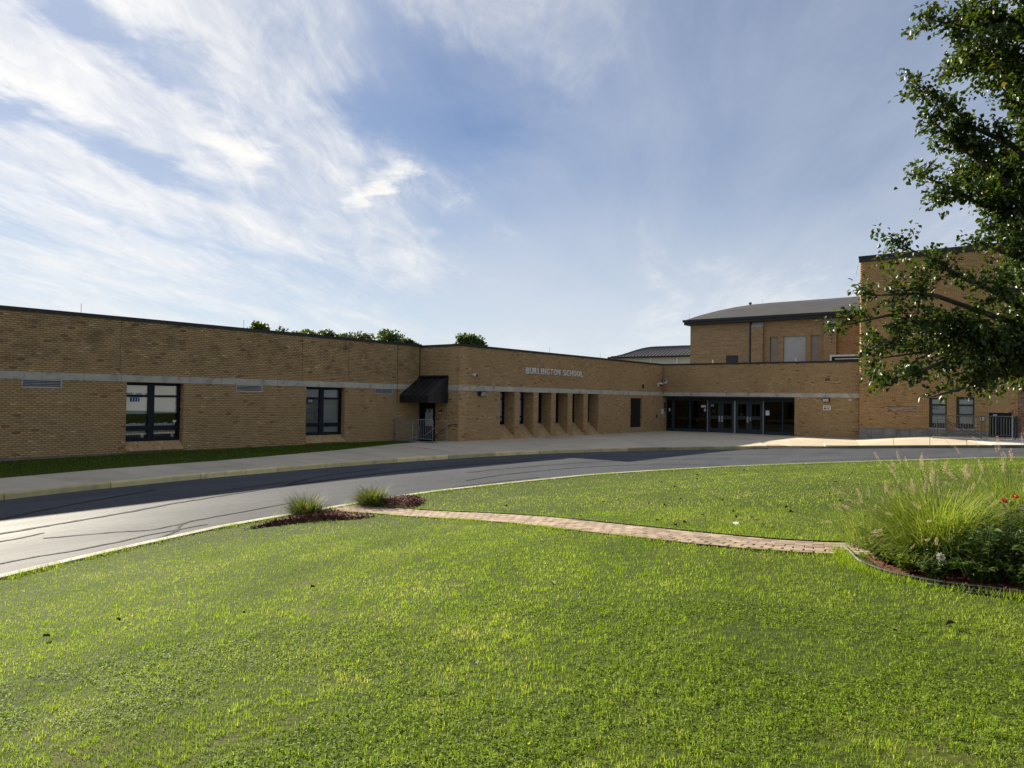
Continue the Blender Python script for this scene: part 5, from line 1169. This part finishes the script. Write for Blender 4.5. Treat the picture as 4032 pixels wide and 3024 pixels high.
# ------------------------------------------------------------------ grass blades of the lawn
def excl(X, Y):
    k = polydist(X, Y, PC[::6]) < PW/2+.03
    for P in (BED1, BED2): k |= inside(X, Y, P)
    c = BED3.mean(0); k |= inside(X, Y, c+(BED3-c)*1.03)
    return k
def blades(n, r0, r1, hw, lng, wid, segs, seed, powr=1.0, clover=0):
    rs = np.random.default_rng(seed); u = rs.random(n); r = (r0**(2-powr)+(r1**(2-powr)-r0**(2-powr))*u)**(1/(2-powr)); a = yaw+rs.uniform(-hw, hw, n)
    X, Y = r*np.cos(a), r*np.sin(a); C = ISL[::2]; k = inside(X, Y, C) & ~excl(X, Y); X, Y, r = X[k], Y[k], r[k]
    dens = vnoise(X, Y, 2.2, 5)*.3+vnoise(X, Y, 13, 31)*.3+vnoise(X, Y, 30, 32)*.4; k = rs.random(len(X)) < (.08 if r1 < 7 else .26)+1.2*dens; X, Y, r = X[k], Y[k], r[k]; n = len(X)
    Z = lawn_z(X, Y); patch = .55*vnoise(X, Y, .9, 7)+.3*vnoise(X, Y, 3.1, 8)+.15*vnoise(X, Y, 9, 9); dry = smooth((vnoise(X, Y, .65, 12)*.6+vnoise(X, Y, 2.6, 13)*.4-.58)/.2)
    near = smooth(1-polydist(X, Y, ISLC)/.35)*.4+smooth(1-(polydist(X, Y, PC[::6])-PW/2)/.15)*.2
    bv = np.clip(.47+.6*(patch-.5)+rs.normal(0, .17, n)+.34*dry*(rs.random(n) < .45)+near*(rs.random(n) < .5), 0, 1)
    clm = vnoise(X, Y, 13, 31)*.45+vnoise(X, Y, 30, 32)*.55; L_ = rs.uniform(*lng, n)*(.38+.15*vnoise(X, Y, 1.6, 15)+.75*clm); de = polydist(X, Y, ISLC); bv = np.clip(bv+.6*(clm-.5)+.07*np.sin(de*5.2+2*vnoise(X, Y, .5, 44)), 0, 1); W_ = rs.uniform(*wid, n)
    az = rs.random(n)*6.283; base = np.c_[X, Y, Z-.004]; lean = np.abs(rs.normal(.65, .5, n)); d = np.stack([np.cos(az), np.sin(az), 0*az], 1); sd = np.stack([-np.sin(az+rs.normal(0, .6, n)), np.cos(az), 0*az], 1); up = np.array([0, 0, 1.])
    if segs == 1:
        V = np.stack([base+sd*W_[:, None]*.5, base-sd*W_[:, None]*.5, base+d*(L_*np.sin(lean))[:, None]+up*(L_*np.cos(lean))[:, None]], 1).reshape(-1, 3); Fc = np.arange(3*n).reshape(-1, 3); rep = 1
    else:
        mid = base+d*(L_*.5*np.sin(lean*.6))[:, None]+up*(L_*.5*np.cos(lean*.6))[:, None]; tip = mid+d*(L_*.5*np.sin(lean*1.6))[:, None]+up*(L_*.5*np.cos(lean*1.6))[:, None]
        V = np.stack([base+sd*W_[:, None]*.5, base-sd*W_[:, None]*.5, mid+sd*W_[:, None]*.42, mid-sd*W_[:, None]*.42, tip], 1).reshape(-1, 3); f = np.array([(0, 1, 3), (0, 3, 2), (2, 3, 4)]); Fc = (np.arange(n)[:, None, None]*5+f[None]).reshape(-1, 3); rep = 3
    BV = np.repeat(bv, rep)
    if clover:
        i = rs.integers(0, n, clover); keep = vnoise(X[i], Y[i], 1.3, 21) > .45; i = i[keep]; B = base[i]+np.c_[rs.normal(0, .01, (len(i), 2)), rs.uniform(.012, .03, len(i))]
        ax = rnd_dirs(len(i), rs); ax[:, 2] *= .3; nr = rnd_dirs(len(i), rs)*.4+up; V2, F2, k2 = leaf_geo4(B, ax, nr, rs.uniform(.012, .022, len(i)), .75); Fc = np.vstack([Fc, F2+len(V)]); V = np.vstack([V, V2]); BV = np.r_[BV, np.repeat(np.clip(rs.normal(.45, .15, len(i)), 0, 1), k2)]
    return V, Fc, BV
parts_ = [blades(390000, 2.0, 6.5, R(46), (.020, .046), (.0020, .0038), 3, 101, .9, 90000), blades(400000, 6.5, 13, R(44), (.022, .046), (.004, .007), 1, 102, 1.0), blades(420000, 13, 42, R(42), (.022, .045), (.008, .016), 1, 103, 1.15)]
def ragged(P, n, spread, off, lng, wid, seed):      # longer blades hanging over the edges
    rs = np.random.default_rng(seed); i = rs.integers(0, len(P)-1, n); d = P[np.minimum(i+1, len(P)-1)]-P[np.maximum(i-1, 0)]; d /= np.linalg.norm(d, axis=1)[:, None]+1e-9; nr_ = np.c_[-d[:, 1], d[:, 0]]
    clus = vnoise(P[i][:, 0], P[i][:, 1], 2.5, 41)**1.5; k = rs.random(n) < clus*1.6; i, nr_, d = i[k], nr_[k], d[k]; n = len(i)
    q = P[i]+d*rs.uniform(-.15, .15, n)[:, None]+nr_*(off+rs.normal(0, spread, n))[:, None]; base = np.c_[q, lawn_z(q[:, 0], q[:, 1])-.004]; az = rs.random(n)*6.283; L_ = rs.uniform(*lng, n); W_ = rs.uniform(*wid, n); lean = np.abs(rs.normal(.6, .4, n))
    dd = np.c_[np.cos(az), np.sin(az), 0*az]; sd = np.c_[-np.sin(az), np.cos(az), 0*az]; V = np.stack([base+sd*W_[:, None]*.5, base-sd*W_[:, None]*.5, base+dd*(L_*np.sin(lean))[:, None]+np.array([0, 0, 1.])*(L_*np.cos(lean))[:, None]], 1).reshape(-1, 3)
    return V, np.arange(3*n).reshape(-1, 3), np.clip(rs.normal(.5, .25, n), 0, 1)
vis = INP[(INP[:, 0] > 1) & (INP[:, 1] > 2)]; nn_ = np.array([path_at(s)[2] for s in pdist[::4]]); PE = PC[::4]
parts_ += [ragged(vis, 26000, .05, -.12, (.04, .09), (.006, .012), 104), ragged(PE+nn_*(PW/2+.05), 9000, .03, 0, (.04, .08), (.004, .008), 105), ragged(PE-nn_*(PW/2+.05), 9000, .03, 0, (.04, .08), (.004, .008), 106), ragged(EC, 7000, .05, -.09, (.04, .10), (.004, .008), 107)]
V = []; Fc = []; B = []; o_ = 0
for v, f, b in parts_: V.append(v); Fc.append(f+o_); B.append(b); o_ += len(v)
prop(np_mesh('lawn_grass', np.vstack(V), np.vstack(Fc), np.concatenate(B), 'blade', None, 'stuff'), 'short sunlit mown grass covering the island lawn', 'grass')
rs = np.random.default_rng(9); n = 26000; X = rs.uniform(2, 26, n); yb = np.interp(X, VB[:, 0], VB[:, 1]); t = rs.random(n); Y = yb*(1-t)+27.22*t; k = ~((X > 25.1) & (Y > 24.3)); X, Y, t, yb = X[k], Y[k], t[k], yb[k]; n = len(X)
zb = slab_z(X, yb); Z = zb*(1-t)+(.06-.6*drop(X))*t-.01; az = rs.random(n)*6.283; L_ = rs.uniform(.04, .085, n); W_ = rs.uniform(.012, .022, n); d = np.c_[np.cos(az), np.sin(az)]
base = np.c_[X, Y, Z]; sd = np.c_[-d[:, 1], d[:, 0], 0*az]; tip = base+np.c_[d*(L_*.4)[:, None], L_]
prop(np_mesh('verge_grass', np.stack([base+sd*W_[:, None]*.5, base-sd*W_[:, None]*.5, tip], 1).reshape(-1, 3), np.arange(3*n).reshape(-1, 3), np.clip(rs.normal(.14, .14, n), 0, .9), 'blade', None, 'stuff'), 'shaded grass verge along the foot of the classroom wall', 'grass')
# fallen leaves, a scrap of paper
FLM = []
for v in range(4):
    rs = np.random.default_rng(70+v); V, Fc, k = leaf_geo(np.zeros((1, 3)), np.array([[1., 0, .15]]), np.array([[0, .2*(v-1.5), 1.]]), [1.0], .62, .35+.15*v); V = V-V.mean(0)
    me = bpy.data.meshes.new('fallen_leaf'); me.from_pydata(V.tolist(), [], Fc.tolist()); at = me.attributes.new('bv', 'FLOAT', 'FACE'); at.data.foreach_set('value', np.full(6, v/3, np.float32)); me.materials.append(MT['deadleaf']); FLM.append(me)
rs = np.random.default_rng(77); FLP = [(3.24, 7.12), (3.84, 6.02), (2.67, 7.19), (3.64, 3.12), (5.78, 1.12), (6.18, 0.85), (4.87, 6.41), (5.71, 3.97), (13.47, 8.74), (10.02, 5.12), (10.18, 3.61), (14.48, 4.21), (12.3, 3.99), (12.91, 5.33), (11.95, 5.98), (8.6, 6.52), (10.78, 4.23), (24.54, 2.18), (9.94, 4.65), (11.85, 2.7)]+[(rs.uniform(9.6, 26), rs.uniform(.5, 9.5)) for _ in range(52)]
for x, y in FLP:
    if bool(excl(np.array([x]), np.array([y]))[0]) or not bool(inside(np.array([x]), np.array([y]), ISL)[0]): continue
    o = bpy.data.objects.new('fallen_leaf', FLM[rs.integers(0, 4)]); place(o, (x, y, lz(x, y)+(.052 if math.hypot(x, y) < 8 else .038))); s = rs.uniform(.055, .08); o.scale = (s, s, s); o.rotation_euler = (rs.normal(0, .35), rs.normal(0, .35), rs.random()*6.28)
    prop(o, 'curled dark brown fallen leaf lying on the mown lawn', 'leaf', 'fallen leaves on the lawn')
m = MB(); c = Vector((9.94, 3.92, lz(9.94, 3.92)+.03)); pts = [c+Vector((random.uniform(-.06, .06), random.uniform(-.06, .06), random.uniform(0, .04))) for _ in range(9)]
for a in range(0, 7): m.quad(pts[a], pts[a+1], pts[a+2])
prop(m.build('paper_scrap', 'paper'), 'crumpled white paper scrap on the grass beyond the brick path', 'litter')

# ------------------------------------------------------------------ pear tree at the right
def limb_pts(a, b, sag, n, rs):
    a, b = np.array(a, float), np.array(b, float); t = np.linspace(0, 1, n)[:, None]; P = a*(1-t)+b*t; L_ = np.linalg.norm(b-a); P[:, 2] += (sag*L_*np.sin(np.pi*t[:, 0])); j = rs.normal(0, .02*L_, (n, 3)); j[0] = 0; j[-1] = 0; return P+j
TX, TY = 12.87, -.17; tz = lz(TX, TY); rs = np.random.default_rng(5)
TREE = thing('pear_tree', (TX, TY, tz), 'large leafy tree with glossy dark green leaves overhanging the tall brick block', 'tree')
trunk = MB(); axis = [(TX, TY, tz-.1), (TX+.03, TY+.02, tz+.6), (TX-.02, TY, tz+1.6), (TX+.03, TY-.03, 4), (TX, TY+.04, 6), (TX+.02, TY, 8), (TX, TY, 10.2)]; trunk.tube(axis, [.24, .19, .17, .13, .10, .06, .012], 10); trunk.build('trunk', 'bark', TREE, True)
custom = [(2.1, (10.94, 2.04, 4.29), .12), (2.75, (10.15, 1.6, 2.3), .06), (2.3, (9.98, 2.48, 3.20), .10), (2.3, (9.87, 2.0, 2.5), .10), (2.3, (10.48, 2.19, 2.8), .1), (4.3, (11.12, 1.9, 6.4), .06), (3.6, (11.19, 1.85, 5.25), .06), (5.2, (11.49, 1.87, 7.5), .05),
          (2.9, (11.35, 1.2, 4.3), .08), (2.4, (10.55, 2.35, 3.62), .12), (6.0, (11.3, 1.5, 8.5), .05), (3.9, (11.6, 1.55, 5.8), .06), (3.3, (11.75, 1.0, 4.8), .06), (2.2, (10.9, 1.2, 3.1), .1), (2.2, (10.7, 1.3, 2.75), .1), (2.4, (11.2, 1.0, 3.7), .1), (2.1, (10.4, 1.9, 3.25), .12), (2.4, (11.1, .9, 2.8), .05),
          (4.6, (11.4, 1.2, 6.9), .05), (3.2, (11.35, 1.75, 6.0), .04), (5.5, (11.9, 1.0, 7.9), .05), (3.4, (11.9, .9, 5.3), .05), (4.5, (12.0, .8, 6.3), .05), (2.6, (11.7, .7, 4.2), .05), (1.9, (10.3, 2.2, 2.95), .14), (2.3, (11.4, .5, 2.9), .05)]
limbs = [(h, t, s) for h, t, s in custom]
for k in range(96):
    h = 2.2+7.4*((k+.5)/96)**.85; a = k*2.4+rs.normal(0, .3); rad = np.interp(h, [1.9, 3, 5, 7, 9, 10], [2.4, 2.4, 2.0, 1.9, 1.0, .3])*rs.uniform(.8, 1.05); fac = -.618*math.cos(a)+.786*math.sin(a)
    if fac > .2 and h < 4.6: rad *= .5
    tip = (TX+rad*math.cos(a), TY+rad*math.sin(a), h+rad*rs.uniform(.25, .6)); 
    limbs.append((h, tip, .05))
LB, LA, LS = [], [], []
br = MB(); tw = MB()
for i, (h, tip, sag) in enumerate(limbs):
    st_ = (TX, TY, h); P = limb_pts(st_, tip, sag, 8, rs); L_ = np.linalg.norm(P[-1]-P[0]); r0 = .028+.012*L_; br.tube(P, [r0*(1-.86*k/7) for k in range(8)], 6)
    nt_ = int(8+7.5*L_)+(9 if h > 3.2 else 0) if (h > 2.95 or i >= len(custom)) else int(6+5.6*L_)
    for q in range(nt_):
        f = rs.uniform(.22, 1.0) if q > 2 else 1.0; k = min(6, int(f*7)); p = P[k]+(P[k+1]-P[k])*(f*7-k) if f < 1 else P[-1]; d = P[-1]-P[0]; d /= L_; dv = d*.7+rnd_dirs(1, rs)[0]*.85; dv[2] += .10; dv /= np.linalg.norm(dv); tl_ = rs.uniform(.25, .62)*(.75+.25*(1-f)) if q > 2 else .22
        e = p+dv*tl_; e[2] -= .05*tl_
        if e[2] < 2.3: continue
        mid = (p+e)/2+np.array([0, 0, .03]); tw.tube([p, mid, e], [.007, .005, .002], 4, cap=False)
        nl = int(36*tl_/.4+13); tt = rs.uniform(.1, 1.05, nl)[:, None]; B = p*(1-tt)+e*tt+rs.normal(0, .05, (nl, 3)); A = dv*.5+rnd_dirs(nl, rs)*.8+np.array([0, 0, -.45]); LB.append(B); LA.append(A)
br.build('limbs', 'bark', TREE, True); tw.build('twigs', 'bark', TREE)
B = np.vstack(LB); A = np.vstack(LA); k = B[:, 2] > 2.3+rs.normal(0, .07, len(B)); B, A = B[k], A[k]; n = len(B); nr = rnd_dirs(n, rs)*.8+np.array([0, 0, .9]); V, Fc, k = leaf_geo(B, A, nr, rs.uniform(.05, .085, n), .66, .22)
np_mesh('crown', V, Fc, np.repeat(np.clip(rs.normal(.5, .22, n), 0, 1), k), 'treeleaf', TREE, 'stuff')
print('tree leaves', n)

# ------------------------------------------------------------------ trees behind the roofs
def far_tree(x, y, top, r, n, label, seed, squash=1.0):
    rs = np.random.default_rng(seed); t = thing('far_tree', (x, y, -.5), label, 'tree', None); m = MB(); m.tube([(x, y, -.6), (x, y, top*.45), (x+.2, y, top-.6*r)], [.25, .2, .06], 7); m.build('trunk', 'bark', t, True)
    br = MB(); C = []
    for k in range(16):
        d = rnd_dirs(1, rs)[0]; d[2] = abs(d[2])*1.1-.25; f = rs.uniform(.55, 1.0); c = np.array([x, y, top-r*1.05*squash])+d*np.array([r, r, r*squash])*f*.8; C.append((c, r*rs.uniform(.28, .48))); br.tube([(x, y, top-1.5*r), tuple((np.array([x, y, top-1.2*r])+c)/2), tuple(c)], [.08, .05, .02], 5, cap=False)
    br.build('limbs', 'bark', t); B = []
    for c, rr in C:
        q = int(n/16); dd = rnd_dirs(q, rs)*(rs.random(q)**.45)[:, None]*rr; dd[:, 2] *= .8; B.append(c+dd)
    B = np.vstack(B); V, Fc, k = leaf_geo4(B, rnd_dirs(len(B), rs), rnd_dirs(len(B), rs)+np.array([0, 0, .6]), rs.uniform(.16, .34, len(B)), .7)
    np_mesh('crown', V, Fc, np.repeat(np.clip(rs.normal(.5, .25, len(B)), 0, 1), k), 'farleaf', t, 'stuff')
for i, (x, y, top, r, lab) in enumerate([(40.6, 62.4, 8.75, 1.4, 'tiny treetop poking above the stained wall roof beside the lightning rod'), (44.6, 63.5, 9.0, 2.3, 'ragged far treetop above the long wing roof'), (48.3, 64.9, 9.05, 1.8, 'thin sparse far treetop between two fuller crowns'), (51.0, 65.3, 9.25, 2.2, 'pale feathery far treetop above the wing roof'),
     (45.0, 55.8, 8.6, 2.2, 'spiky dark far treetop above the middle of the wing roof'), (47.0, 55.5, 8.3, 1.8, 'round mid green far treetop hugging the wing roof'), (45.6, 50.4, 8.35, 2.0, 'broad layered far treetop, tallest over the wing roof'), (50.2, 52.6, 7.8, 1.2, 'lowest far treetop sinking behind the wing roof'), (56.0, 49.2, 8.75, 1.75, 'round dark far tree standing alone above the entrance wing roof')]):
    far_tree(x, y, top+(.5 if i < 4 else .3), r, 3000 if i != 8 else 4200, lab, 200+i, .9)

# ------------------------------------------------------------------ the house across the road, seen only mirrored in the windows
HH = thing('white_house', (46, -42, -.5), 'white clapboard house with a garage door across the road', 'house')
m = MB(); m.box(38, 52, -50, -40, -.6, 4.2); m.build('wall', 'siding', HH)
m = MB(); P = [(37.5, -50.5), (52.5, -50.5), (52.5, -39.5), (37.5, -39.5)]; m.quad((37.5, -39.5, 4.1), (52.5, -39.5, 4.1), (52.5, -45, 7.2), (37.5, -45, 7.2)); m.quad((37.5, -50.5, 4.1), (52.5, -50.5, 4.1), (52.5, -45, 7.2), (37.5, -45, 7.2)); m.quad((38, -39.9, 4.1), (38, -50, 4.1), (38, -45, 7.1)); m.quad((52, -39.9, 4.1), (52, -50, 4.1), (52, -45, 7.1)); m.build('roof', 'shingle', HH)
gd = MB(); gd.box(42, 47, -40, -39.95, -.5, 2.5); gdo = gd.build('garage_door', 'white', HH)
for k in range(4): m = MB(); m.box(42.4+1.15*k, 43.2+1.15*k, -39.95, -39.93, 1.9, 2.3); m.build('pane', 'navy', gdo)
